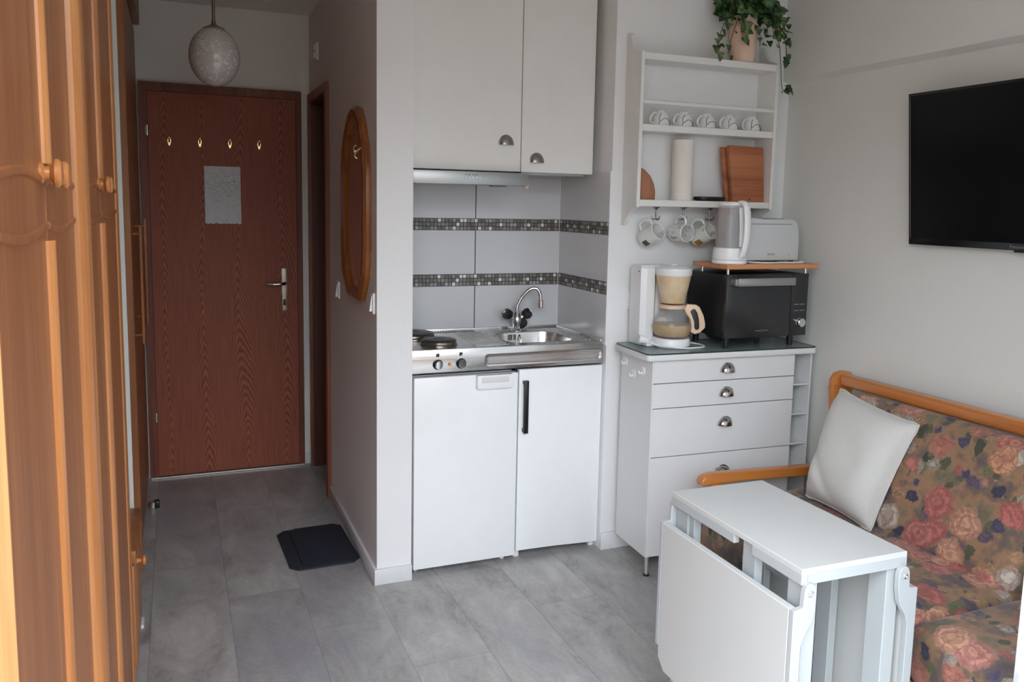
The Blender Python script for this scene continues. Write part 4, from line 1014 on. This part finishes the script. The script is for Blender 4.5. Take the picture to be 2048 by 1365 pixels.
# ------------------------------------------------------------------ coffee maker
CX, CY = 1.046, -0.178
cm_ = thing('coffee_maker', (CX, CY, ZG), 'white coffee maker with beige filter basket and round glass jug', 'coffee maker')
part('tower', B().prism([(0.925, -0.125), (0.925, -0.045), (0.945, -0.030), (1.085, -0.030), (1.10, -0.045), (1.10, -0.105), (1.01, -0.105), (0.985, -0.135), (0.945, -0.140)], 'z', ZG, 1.238, 0.004), M['whiteplastic'], cm_)
part('tower_lid', B().prism([(0.928, -0.12), (0.928, -0.048), (0.948, -0.034), (1.08, -0.034), (1.08, -0.11)], 'z', 1.236, 1.246, 0.003), M['whiteplastic'], cm_)
part('hotplate_base', B().lathe(CX, CY, [(0, 0.0), (0.072, 0.0), (0.078, 0.006), (0.079, 0.026), (0.073, 0.036), (0, 0.037)], 44, cz=ZG), M['whiteplastic'], cm_)
part('base_foot', B().box(0.935, 1.09, -0.17, -0.04, ZG, ZG + 0.02, 0.004), M['whiteplastic'], cm_)
part('filter_basket', B().lathe(CX, CY, [(0, 1.097), (0.047, 1.097), (0.050, 1.102), (0.058, 1.140), (0.069, 1.195), (0.071, 1.212)], 44), M['filter'], cm_)
part('basket_rim', B().lathe(CX, CY, [(0.0712, 1.210), (0.0735, 1.214), (0.0745, 1.234), (0.072, 1.236)], 44), M['whiteplastic'], cm_)
part('lid', B().lathe(CX, CY, [(0.074, 1.233), (0.073, 1.238), (0.055, 1.247), (0.02, 1.251), (0.013, 1.251), (0.013, 1.255), (0, 1.255)], 44), M['whiteplastic'], cm_)
jp = [(0.050, 0.956), (0.066, 0.960), (0.078, 0.976), (0.0815, 0.998), (0.077, 1.022), (0.064, 1.048), (0.055, 1.064), (0.051, 1.078)]
jug = part('jug', B().lathe(CX, CY, [(0, 0.956)] + jp + [(r - 0.0025, z) for r, z in jp[::-1]] + [(0, 0.9585)], 48), M['glass'], cm_)
part('stain', B().lathe(CX, CY, [(0, 0.9592), (0.048, 0.9592), (0.063, 0.9625), (0.0748, 0.977), (0.0782, 0.998), (0.0768, 1.010), (0, 1.011)], 48), M['amber'], jug, label='pale brown coffee')
part('jug_rim', B().lathe(CX, CY, [(0.051, 1.074), (0.0535, 1.076), (0.0545, 1.086), (0.050, 1.090), (0, 1.091)], 44), M['cream'], jug)
hx = CX + 0.075
hdl = [(CX + 0.046, 1.072), (CX + 0.060, 1.092), (CX + 0.098, 1.090), (CX + 0.112, 1.080), (CX + 0.130, 1.045), (CX + 0.138, 1.012), (CX + 0.138, 0.995), (CX + 0.118, 0.974), (CX + 0.095, 0.968), (CX + 0.078, 0.978), (CX + 0.080, 1.0), (CX + 0.074, 1.03), (CX + 0.056, 1.054)]
inner = [(CX + 0.072, 1.062), (CX + 0.080, 1.072), (CX + 0.092, 1.072), (CX + 0.102, 1.058), (CX + 0.110, 1.030), (CX + 0.113, 1.0), (CX + 0.110, 0.988), (CX + 0.098, 0.986), (CX + 0.092, 0.996), (CX + 0.090, 1.02), (CX + 0.080, 1.045)]
hm = Matrix.Translation((CX, CY, 0)) @ Matrix.Rotation(-0.30, 4, 'Z') @ Matrix.Translation((-CX, -CY, 0))
part('jug_handle', B().prism(hdl, 'y', CY - 0.013, CY + 0.013, 0.004, mat=hm), M['cream'], jug)
part('handle_opening', B().prism(inner, 'y', CY - 0.0142, CY + 0.0142, 0.001, mat=hm), M['black'], jug, label='black fill of the handle opening')  # solid black block filling the open part of the handle
part('cord', B().tube([(1.09, -0.10, ZG + 0.01), (1.165, -0.165, ZG + 0.003), (1.172, -0.225, ZG + 0.003), (1.14, -0.262, ZG + 0.003), (1.05, -0.262, ZG + 0.003), (0.985, -0.215, ZG + 0.005), (0.95, -0.175, ZG + 0.016), (0.938, -0.160, ZG + 0.028)], 0.0034, 8), M['whiteplastic'], cm_)
part('plug', B().cyl((0.943, -0.168, ZG + 0.022), (0.905, -0.158, ZG + 0.032), 0.014, 0.018, 20, 0.003), M['whiteplastic'], cm_)
part('tower_screw', B().cyl((0.9245, -0.11, 1.222), (0.923, -0.11, 1.222), 0.003, n=10), M['black'], cm_)

# ------------------------------------------------------------------ microwave with wooden rack on top
MX0, MX1, MY0, MY1, MZ0, MZ1 = 1.200, 1.612, -0.325, -0.050, 0.962, 1.222
mw = thing('microwave', (1.406, -0.19, ZG), 'black microwave oven with a mirrored door on the drawer cabinet', 'microwave')
part('housing', B().box(MX0 + 0.002, MX1 - 0.002, MY0 + 0.018, MY1, MZ0 + 0.002, MZ1 - 0.002, 0.004), M['blackmat'], mw)
XD = 1.526
dr = part('door', B().box(MX0, XD - 0.001, MY0, MY0 + 0.02, MZ0, MZ1, 0.003), M['mwglass'], mw)
part('door_handle', B().box(1.236, XD - 0.006, MY0 - 0.030, MY0 - 0.014, 1.176, 1.208, 0.002).box(1.222, 1.242, MY0 - 0.028, MY0 + 0.002, 1.178, 1.206, 0.002), M['hood'], dr)
pn = part('control_panel', B().box(XD + 0.001, MX1, MY0, MY0 + 0.02, MZ0, MZ1, 0.003), M['mwglass'], mw)
part('dial', B().lathe(0, 0, [(0, 0), (0.020, 0), (0.020, 0.006), (0.0185, 0.008), (0.0185, 0.020), (0.016, 0.022), (0, 0.022)], 32, Matrix.Translation((1.572, MY0, 1.018)) @ Matrix.Rotation(PI / 2, 4, 'X')), M['chrome'], pn)
part('button_row', B().box(1.543, 1.567, MY0 - 0.0012, MY0 + 0.001, 1.0925, 1.0945).box(1.573, 1.597, MY0 - 0.0012, MY0 + 0.001, 1.0925, 1.0945).box(1.543, 1.567, MY0 - 0.0012, MY0 + 0.001, 1.0665, 1.0685).box(1.573, 1.597, MY0 - 0.0012, MY0 + 0.001, 1.0665, 1.0685), M['printlight'], pn)
b = B().box(1.352, 1.376, MY0 - 0.0008, MY0 + 0.001, 0.9885, 0.9915).box(1.390, 1.414, MY0 - 0.0008, MY0 + 0.001, 0.9885, 0.9915)
b.lathe(0, 0, [(0.0055, 0), (0.0055, 0.0008), (0.0045, 0.0008), (0.0045, 0)], 18, Matrix.Translation((1.383, MY0, 0.990)) @ Matrix.Rotation(PI / 2, 4, 'X'))
part('maker_mark', b, M['printgrey'], mw, label='small light emblem between two faint bars')
for x in (1.235, 1.560):
    for y in (MY0 + 0.035, MY1 - 0.03):
        part('foot', B().cyl((x, y, ZG), (x, y, MZ0 + 0.004), 0.012, 0.015, 18), M['black'], mw)
part('base_pan', B().lathe(0, 0, [(0, 0), (0.10, 0), (0.115, 0.018), (0, 0.018)], 40, Matrix.Translation((1.33, -0.20, MZ0 - 0.019))), M['blackmat'], mw)
TZ0, TZ1 = 1.243, 1.262
rk = thing('shelf_rack', (1.42, -0.21, MZ1), 'small oak board rack on steel posts standing on the microwave', 'rack')
part('board', B().box(1.190, 1.650, -0.336, -0.098, TZ0, TZ1, 0.002, 1), M['trayoak'], rk)
for x, y in ((1.210, -0.315), (1.600, -0.315), (1.215, -0.135), (1.600, -0.12)):
    part('post', B().cyl((x, y, MZ1 - 0.001), (x, y, TZ0), 0.0055, n=14), M['nickel'], rk)
# kettle
KX, KY = 1.252, -0.262
kt = thing('kettle', (KX, KY, TZ1), 'tall glass kettle with white base and long white handle', 'kettle')
part('power_base', B().lathe(KX, KY, [(0, 0.0005), (0.068, 0.0005), (0.070, 0.004), (0.069, 0.013), (0.066, 0.016), (0, 0.016)], 44, cz=TZ1), M['whiteplastic'], kt)
part('lower_shell', B().lathe(KX, KY, [(0, 0.017), (0.067, 0.017), (0.068, 0.022), (0.065, 0.058), (0.064, 0.064), (0, 0.064)], 44, cz=TZ1), M['whiteplastic'], kt)
part('jug', B().lathe(KX, KY, [(0.060, 0.062), (0.057, 0.150), (0.054, 0.236), (0.052, 0.236), (0.0545, 0.150), (0.0575, 0.064)], 44, cz=TZ1), M['kglass'], kt)
part('lid', B().lathe(KX, KY, [(0.0545, 0.234), (0.055, 0.240), (0.050, 0.247), (0, 0.250)], 44, cz=TZ1), M['whiteplastic'], kt)
hd_ = Vector((0.10, -1.0, 0)).normalized()
hp = [Vector((KX, KY, TZ1)) + hd_ * a + Vector((0, 0, z)) for a, z in ((0.048, 0.245), (0.072, 0.243), (0.088, 0.215), (0.094, 0.150), (0.090, 0.085), (0.078, 0.045), (0.066, 0.030))]
part('handle', B().tube(hp, 0.0135, 14, flat=(1.15, 0.65)), M['whiteplastic'], kt)
part('inner_grip', B().tube([Vector((KX, KY, TZ1)) + hd_ * a + Vector((0, 0, z)) for a, z in ((0.056, 0.225), (0.064, 0.150), (0.066, 0.070))], 0.008, 10, flat=(1.4, 0.6)), M['whiteplastic'], kt)
part('lid_button', B().lathe(0, 0, [(0.007, 0), (0.007, 0.002), (0, 0.003)], 16, Matrix.Translation((KX, KY, TZ1 + 0.228)) @ Matrix.Translation(hd_ * 0.0885) @ Matrix.Rotation(PI / 2, 4, 'X')), M['printlight'], kt)
solo('slim_board', B().prism([(1.296, TZ1), (1.375, TZ1), (1.375, TZ1 + 0.235), (1.302, TZ1 + 0.235)], 'y', -0.116, -0.103, 0.002), M['board'], 'slim wooden board standing behind the glass kettle', 'cutting board')
# toaster
TX0_, TX1_, TYF, TYB = 1.322, 1.600, -0.268, -0.128
ts = thing('toaster', (1.46, -0.2, TZ1), 'white toaster with curved top beside the kettle', 'toaster')
zt = TZ1 + 0.010
sil = [(TX0_, zt), (TX1_ - 0.004, zt), (TX1_, zt + 0.008), (TX1_, zt + 0.085), (TX1_ - 0.006, zt + 0.135), (TX1_ - 0.018, zt + 0.162), (TX1_ - 0.040, zt + 0.172), (TX0_ + 0.10, zt + 0.172), (TX0_ + 0.030, zt + 0.176), (TX0_ + 0.004, zt + 0.186), (TX0_ + 0.004, zt + 0.16)]
part('body', B().prism(sil, 'y', TYF, TYB, 0.006, 3), M['greywhite'], ts)
part('seam', B().box(TX0_ + 0.026, TX1_ - 0.045, TYF - 0.0008, TYF + 0.001, zt + 0.150, zt + 0.1525).box(TX0_ + 0.018, TX0_ + 0.020, TYF - 0.0008, TYF + 0.001, zt + 0.152, zt + 0.174, mat=None), M['printgrey'], ts)
part('bread_slot', B().box(TX0_ + 0.05, TX1_ - 0.06, -0.235, -0.210, zt + 0.165, zt + 0.1735).box(TX0_ + 0.05, TX1_ - 0.06, -0.185, -0.160, zt + 0.165, zt + 0.1735), M['black'], ts)
part('lettering', text_bm('KRUPS', 0.013, (1.457, TYF - 0.0003, zt + 0.026), FACE_Y), M['printgrey'], ts)
part('control_marks', B().cyl((1.562, TYF, zt + 0.064), (1.562, TYF - 0.001, zt + 0.064), 0.002, n=10).box(1.545, 1.551, TYF - 0.001, TYF, zt + 0.024, zt + 0.027), M['printgrey'], ts)
for x in (TX0_ + 0.03, TX1_ - 0.02):
    for y in (TYF + 0.02, TYB - 0.02): part('foot', B().cyl((x, y, TZ1), (x, y, zt + 0.002), 0.009, n=14), M['black'], ts)
part('cord', B().tube([(1.36, -0.15, TZ1 + 0.008), (1.345, -0.23, TZ1 + 0.006), (1.36, -0.285, TZ1 + 0.0045), (1.42, -0.308, TZ1 + 0.004), (1.49, -0.296, TZ1 + 0.004), (1.545, -0.305, TZ1 + 0.004), (1.600, -0.300, TZ1 + 0.005), (1.604, -0.275, TZ1 + 0.006)], 0.0036, 8), M['whiteplastic'], ts)

# ------------------------------------------------------------------ television on the right wall
TVX = 1.690
tv = thing('television', (TVX, -1.12, 1.36), 'flat black television on the right wall above the sofa', 'television')
ty0, ty1, tz0, tz1 = -1.485, -0.752, 1.366, 1.908
part('back_shell', B().box(TVX + 0.004, TVX + 0.034, ty0 + 0.004, ty1 - 0.004, tz0 + 0.004, tz1 - 0.004, 0.004), M['blackmat'], tv)
part('bezel', B().prism([(ty0, tz0), (ty0, tz1), (ty1, tz1), (ty1, tz0)], 'x', TVX - 0.006, TVX + 0.006, 0.002), M['tvframe'], tv)
part('screen', B().box(TVX - 0.0068, TVX - 0.004, ty0 + 0.010, ty1 - 0.010, tz0 + 0.024, tz1 - 0.010), M['tvscreen'], tv)
part('edge_line', B().box(TVX - 0.0072, TVX - 0.006, ty1 - 0.0095, ty1 - 0.008, tz0 + 0.024, tz1 - 0.012), M['printgrey'], tv)
part('sensor_bump', B().box(TVX - 0.004, TVX + 0.008, -1.235, -1.165, tz0 - 0.007, tz0 + 0.004, 0.002), M['tvframe'], tv)
part('lettering', text_bm('Panasonic', 0.016, (TVX - 0.0062, -1.185, tz0 + 0.012), FACE_X), M['printgrey'], tv)
part('wall_bracket', B().box(TVX + 0.032, TVX + 0.05, -1.25, -0.98, 1.52, 1.76), M['black'], tv)
tv.rotation_euler[1] = math.radians(-6.0)     # leans a little out of the wall at the top

# ------------------------------------------------------------------ sofa along the right wall
so = thing('sofa', (1.3, -1.45, 0), 'floral upholstered wooden-frame sofa along the right wall', 'sofa')
SY0, SY1 = -2.11, -0.455
SEAT_F, SEAT_Z, CREASE = 0.955, 0.400, 1.365
def cushion(x0, x1, y0, y1, z0, z1, r, puff=0.012, n=14, mat=None):
    """rounded upholstered block, slightly crowned"""
    cx, cy, cz = (x0 + x1) / 2, (y0 + y1) / 2, (z0 + z1) / 2; hx_, hy_, hz_ = (x1 - x0) / 2, (y1 - y0) / 2, (z1 - z0) / 2
    t = bmesh.new(); bmesh.ops.create_cube(t, size=2); bmesh.ops.subdivide_edges(t, edges=t.edges, cuts=n, use_grid_fill=True)
    for v in t.verts:
        c = v.co.copy(); p = Vector((c.x * hx_, c.y * hy_, c.z * hz_))
        q = Vector((max(-hx_ + r, min(hx_ - r, p.x)), max(-hy_ + r, min(hy_ - r, p.y)), max(-hz_ + r, min(hz_ - r, p.z))))
        dlt = p - q
        if dlt.length > 1e-6: p = q + dlt.normalized() * r
        kx, ky, kz = 1 - c.x ** 2, 1 - c.y ** 2, 1 - c.z ** 2
        p += Vector((c.x * ky * kz * puff * 0.6, c.y * kx * kz * puff * 0.3, c.z * kx * ky * puff))
        v.co = p + Vector((cx, cy, cz))
    b_ = B(); b_._add(t, mat); return b_
YSPL = -1.495
SOFA_ROT = lambda: None
for y0, y1 in ((YSPL + 0.002, SY1 - 0.075), (SY0 + 0.03, YSPL - 0.002)):
    part('seat_cushion', cushion(SEAT_F, CREASE + 0.12, y0, y1, 0.215, SEAT_Z, 0.045), M['floral'], so)
    # back cushion, leaning back towards the wall
    bm_ = Matrix.Translation((CREASE + 0.09, 0, 0.40)) @ Matrix.Rotation(math.radians(24), 4, 'Y')
    part('back_cushion', cushion(-0.085, 0.055, y0 + 0.01, min(y1 - 0.005, -0.605), -0.06, 0.405, 0.05, mat=bm_), M['floral'], so)
part('frame', B().box(1.00, 1.60, SY0 + 0.02, SY1 - 0.03, 0.12, 0.21), M['sofawoody'], so)
part('back_rail', B().box(1.600, 1.655, SY0 + 0.01, SY1 - 0.09, 0.792, 0.838, 0.010, 3), M['sofawoody'], so)
for ya, yb in ((SY1 - 0.045, SY1), (SY0, SY0 + 0.045)):
    po = [(1.598, 0.42), (1.600, 0.60), (1.592, 0.72), (1.584, 0.775), (1.588, 0.815), (1.605, 0.838), (1.635, 0.846), (1.672, 0.840), (1.686, 0.822), (1.684, 0.79), (1.672, 0.62), (1.655, 0.40), (1.650, 0.0), (1.600, 0.0), (1.595, 0.36)]
    if ya > -1: part('end_post', B().prism(po, 'y', ya - 0.035, yb - 0.045, 0.006), M['sofawood'], so)
    else: part('end_post', B().prism(po, 'y', ya, yb, 0.006), M['sofawood'], so)
    arm = [(1.008, 0.428), (1.002, 0.442), (1.010, 0.458), (1.028, 0.467), (1.06, 0.470), (1.20, 0.466), (1.40, 0.458), (1.58, 0.452), (1.58, 0.410), (1.40, 0.420), (1.20, 0.428), (1.06, 0.429)]
    part('armrest', B().prism(arm, 'y', ya, yb, 0.007, 3), M['sofawood'], so)
    part('front_leg', B().box(1.055, 1.10, ya + 0.004, yb - 0.004, 0.0, 0.432, 0.004), M['sofawood'], so)
    part('side_rail', B().box(1.07, 1.61, ya + 0.01, yb - 0.01, 0.16, 0.21, 0.004), M['sofawood'], so)

# throw pillow
PC = [Vector((1.325, -0.700, 0.425)), Vector((1.315, -1.018, 0.410)), Vector((1.500, -1.020, 0.762)), Vector((1.515, -0.642, 0.806))]   # bl, br, tr, tl seen from the room
FS = 1 if ((PC[1] - PC[0]).cross(PC[3] - PC[0])).x < 0 else -1     # the side towards the room
def pil(sgn):
    ctr = sum(PC, Vector()) / 4; nrm = ((PC[1] - PC[0]).cross(PC[3] - PC[0])).normalized()
    def f(u, v):
        p = (PC[0] * (1 - u) + PC[1] * u) * (1 - v) + (PC[3] * (1 - u) + PC[2] * u) * v
        a, c = 2 * u - 1, 2 * v - 1
        pin = 0.045
        p = p + (ctr - p) * (pin * ((1 - a * a) * (c * c) + (1 - c * c) * (a * a)))
        th = 0.075 * (max(0, (1 - a ** 4)) * max(0, (1 - c ** 4))) ** 0.55
        wr = 0.006 * mnoise.noise(Vector((u * 4, v * 4, 3.1 + sgn))) * (1 - a ** 4) * (1 - c ** 4)
        crease = 0.010 * math.exp(-((a * 0.8 + c + 0.9) / 0.16) ** 2) * (1 - a ** 4) * (1 - c ** 4)
        return p + nrm * (sgn * (th + wr - crease) * (1.15 if sgn == FS else 0.35))
    return f
tp = thing('throw_pillow', (1.40, -0.85, 0.41), 'plain pale grey linen throw pillow leaning in the sofa corner', 'pillow')
part('cover', B().grid(pil(1), 36, 36).grid(pil(-1), 36, 36), M['linen'], tp, angle=80)
part('piping', B().tube([pil(1)(u, v) for u, v in [(0, i / 8) for i in range(8)] + [(i / 8, 1) for i in range(8)] + [(1, 1 - i / 8) for i in range(8)] + [(1 - i / 8, 0) for i in range(8)]], 0.003, 6, closed=True, sub=2), M['linen'], tp)

# ------------------------------------------------------------------ folded gate-leg table
TA = -0.014
tb = thing('folding_table', (0.540, -1.462, 0), 'white gate-leg folding table with both leaves hanging down', 'table', rotz=TA)
hw, hl, zt_ = 0.1485, 0.2555, 0.720
# top with a notch in the left rim where the gate leg swings
part('top', B().box(-hw, hw, -hl, hl, zt_ - 0.014, zt_, 0.0015, 1), M['tablewhite'], tb, local=True)
b = B()
for s_ in (-1, 1):
    x0, x1 = (-hw, -hw + 0.016) if s_ < 0 else (hw - 0.016, hw)
    b.box(x0, x1, -hl, -0.088, zt_ - 0.036, zt_ - 0.013, 0.001, 1); b.box(x0, x1, -0.020, hl, zt_ - 0.036, zt_ - 0.013, 0.001, 1)
b.box(-hw + 0.016, hw - 0.016, -hl, -hl + 0.016, zt_ - 0.036, zt_ - 0.013).box(-hw + 0.016, hw - 0.016, hl - 0.016, hl, zt_ - 0.036, zt_ - 0.013)
part('apron', b, M['legwhite'], tb, local=True)
for x in (-hw + 0.014, hw - 0.050):
    for y in (-hl + 0.006, hl - 0.060):
        part('leg', B().box(x, x + 0.036, y, y + 0.052, 0.0, zt_ - 0.030, 0.0015, 1), M['legwhite'], tb, local=True)
for s_ in (-1, 1):      # swinging gates folded flat along each side
    xo = -hw + 0.020 if s_ < 0 else hw - 0.042
    y0 = -0.078
    part('gate', B().box(xo, xo + 0.022, y0, y0 + 0.048, 0.0, zt_ - 0.016, 0.0015, 1).box(xo + 0.002, xo + 0.020, y0 + 0.048, hl - 0.066, 0.50, 0.54).box(xo + 0.002, xo + 0.020, y0 + 0.048, hl - 0.066, 0.12, 0.16).box(xo, xo + 0.022, hl - 0.082, hl - 0.063, 0.10, zt_ - 0.036, 0.0015, 1), M['legwhite'], tb, local=True)
part('cross_rail', B().box(-hw + 0.05, hw - 0.05, -hl + 0.02, -hl + 0.038, 0.10, 0.15).box(-hw + 0.05, hw - 0.05, hl - 0.038, hl - 0.02, 0.10, 0.15).box(-0.012, 0.012, -hl + 0.03, hl - 0.03, 0.10, 0.14), M['legwhite'], tb, local=True)
for s_ in (-1, 1):
    xa = s_ * (hw + 0.008); xb = s_ * (hw + 0.026)
    x0, x1 = min(xa, xb), max(xa, xb)
    zt2, zb2, c_ = 0.636, 0.225, 0.03
    ol = [(-hl + 0.004, zt2), (hl - 0.004, zt2), (hl - 0.004, zb2 + c_), (hl - 0.004 - c_, zb2), (-hl + 0.004 + c_, zb2), (-hl + 0.004, zb2 + c_)]
    lf_ = part('leaf', B().prism(ol, 'x', x0, x1, 0.0015, 1), M['tablewhite'], tb, local=True)
    for ye, yf in ((-hl - 0.012, -hl + 0.002), (hl - 0.002, hl + 0.012)):
        e0 = s_ * (hw + 0.026); q = lambda a: s_ * a
        arm = [(q(hw + 0.026), zt2 - 0.001), (q(hw + 0.001), zt2 + 0.003), (q(hw - 0.001), zt2 + 0.040), (q(hw - 0.006), zt2 + 0.051), (q(hw - 0.016), zt2 + 0.055), (q(hw - 0.026), zt2 + 0.051), (q(hw - 0.032), zt2 + 0.040), (q(hw - 0.032), zt2 + 0.005), (q(hw - 0.026), zt2 - 0.03), (q(hw - 0.006), zt2 - 0.062), (q(hw + 0.002), zt2 - 0.085), (q(hw + 0.002), zb2 + 0.06), (q(hw + 0.026), zb2 + 0.06)]
        ar = part('pivot_arm', B().prism(arm, 'y', ye, yf, 0.0012, 1), M['legwhite'], lf_, local=True)
        yb_ = ye if ye < 0 else yf
        dirn = -1 if ye < 0 else 1
        part('bolt', B().lathe(0, 0, [(0.0072, 0), (0.0072, 0.002), (0.005, 0.004), (0.003, 0.004), (0.003, 0.002), (0, 0.002)], 20, Matrix.Translation((q(hw - 0.016), yb_, zt2 + 0.033)) @ Matrix.Rotation(PI / 2 * (1 if dirn < 0 else -1), 4, 'X')), M['chrome'], tb, local=True)

# ------------------------------------------------------------------ sheer curtain at the right of the open balcony side
cu_ = thing('curtain', (1.05, -2.15, 0), 'white sheer curtain with faint leaf pattern at the right edge', 'curtain')
def curt(u, v):
    x = 0.447 + u * 1.22; z = 0.03 + v * (ZC - 0.06)
    return (x + 0.006 * math.sin(3 * v), -2.15 + 0.026 * math.sin(u * 46) * (0.6 + 0.4 * v) , z)
part('fabric', B().grid(curt, 150, 14), M['curtain'], cu_, angle=80)
part('rail', B().box(0.40, 1.70, -2.17, -2.13, ZC - 0.03, ZC - 0.001), M['whiteplastic'], cu_)
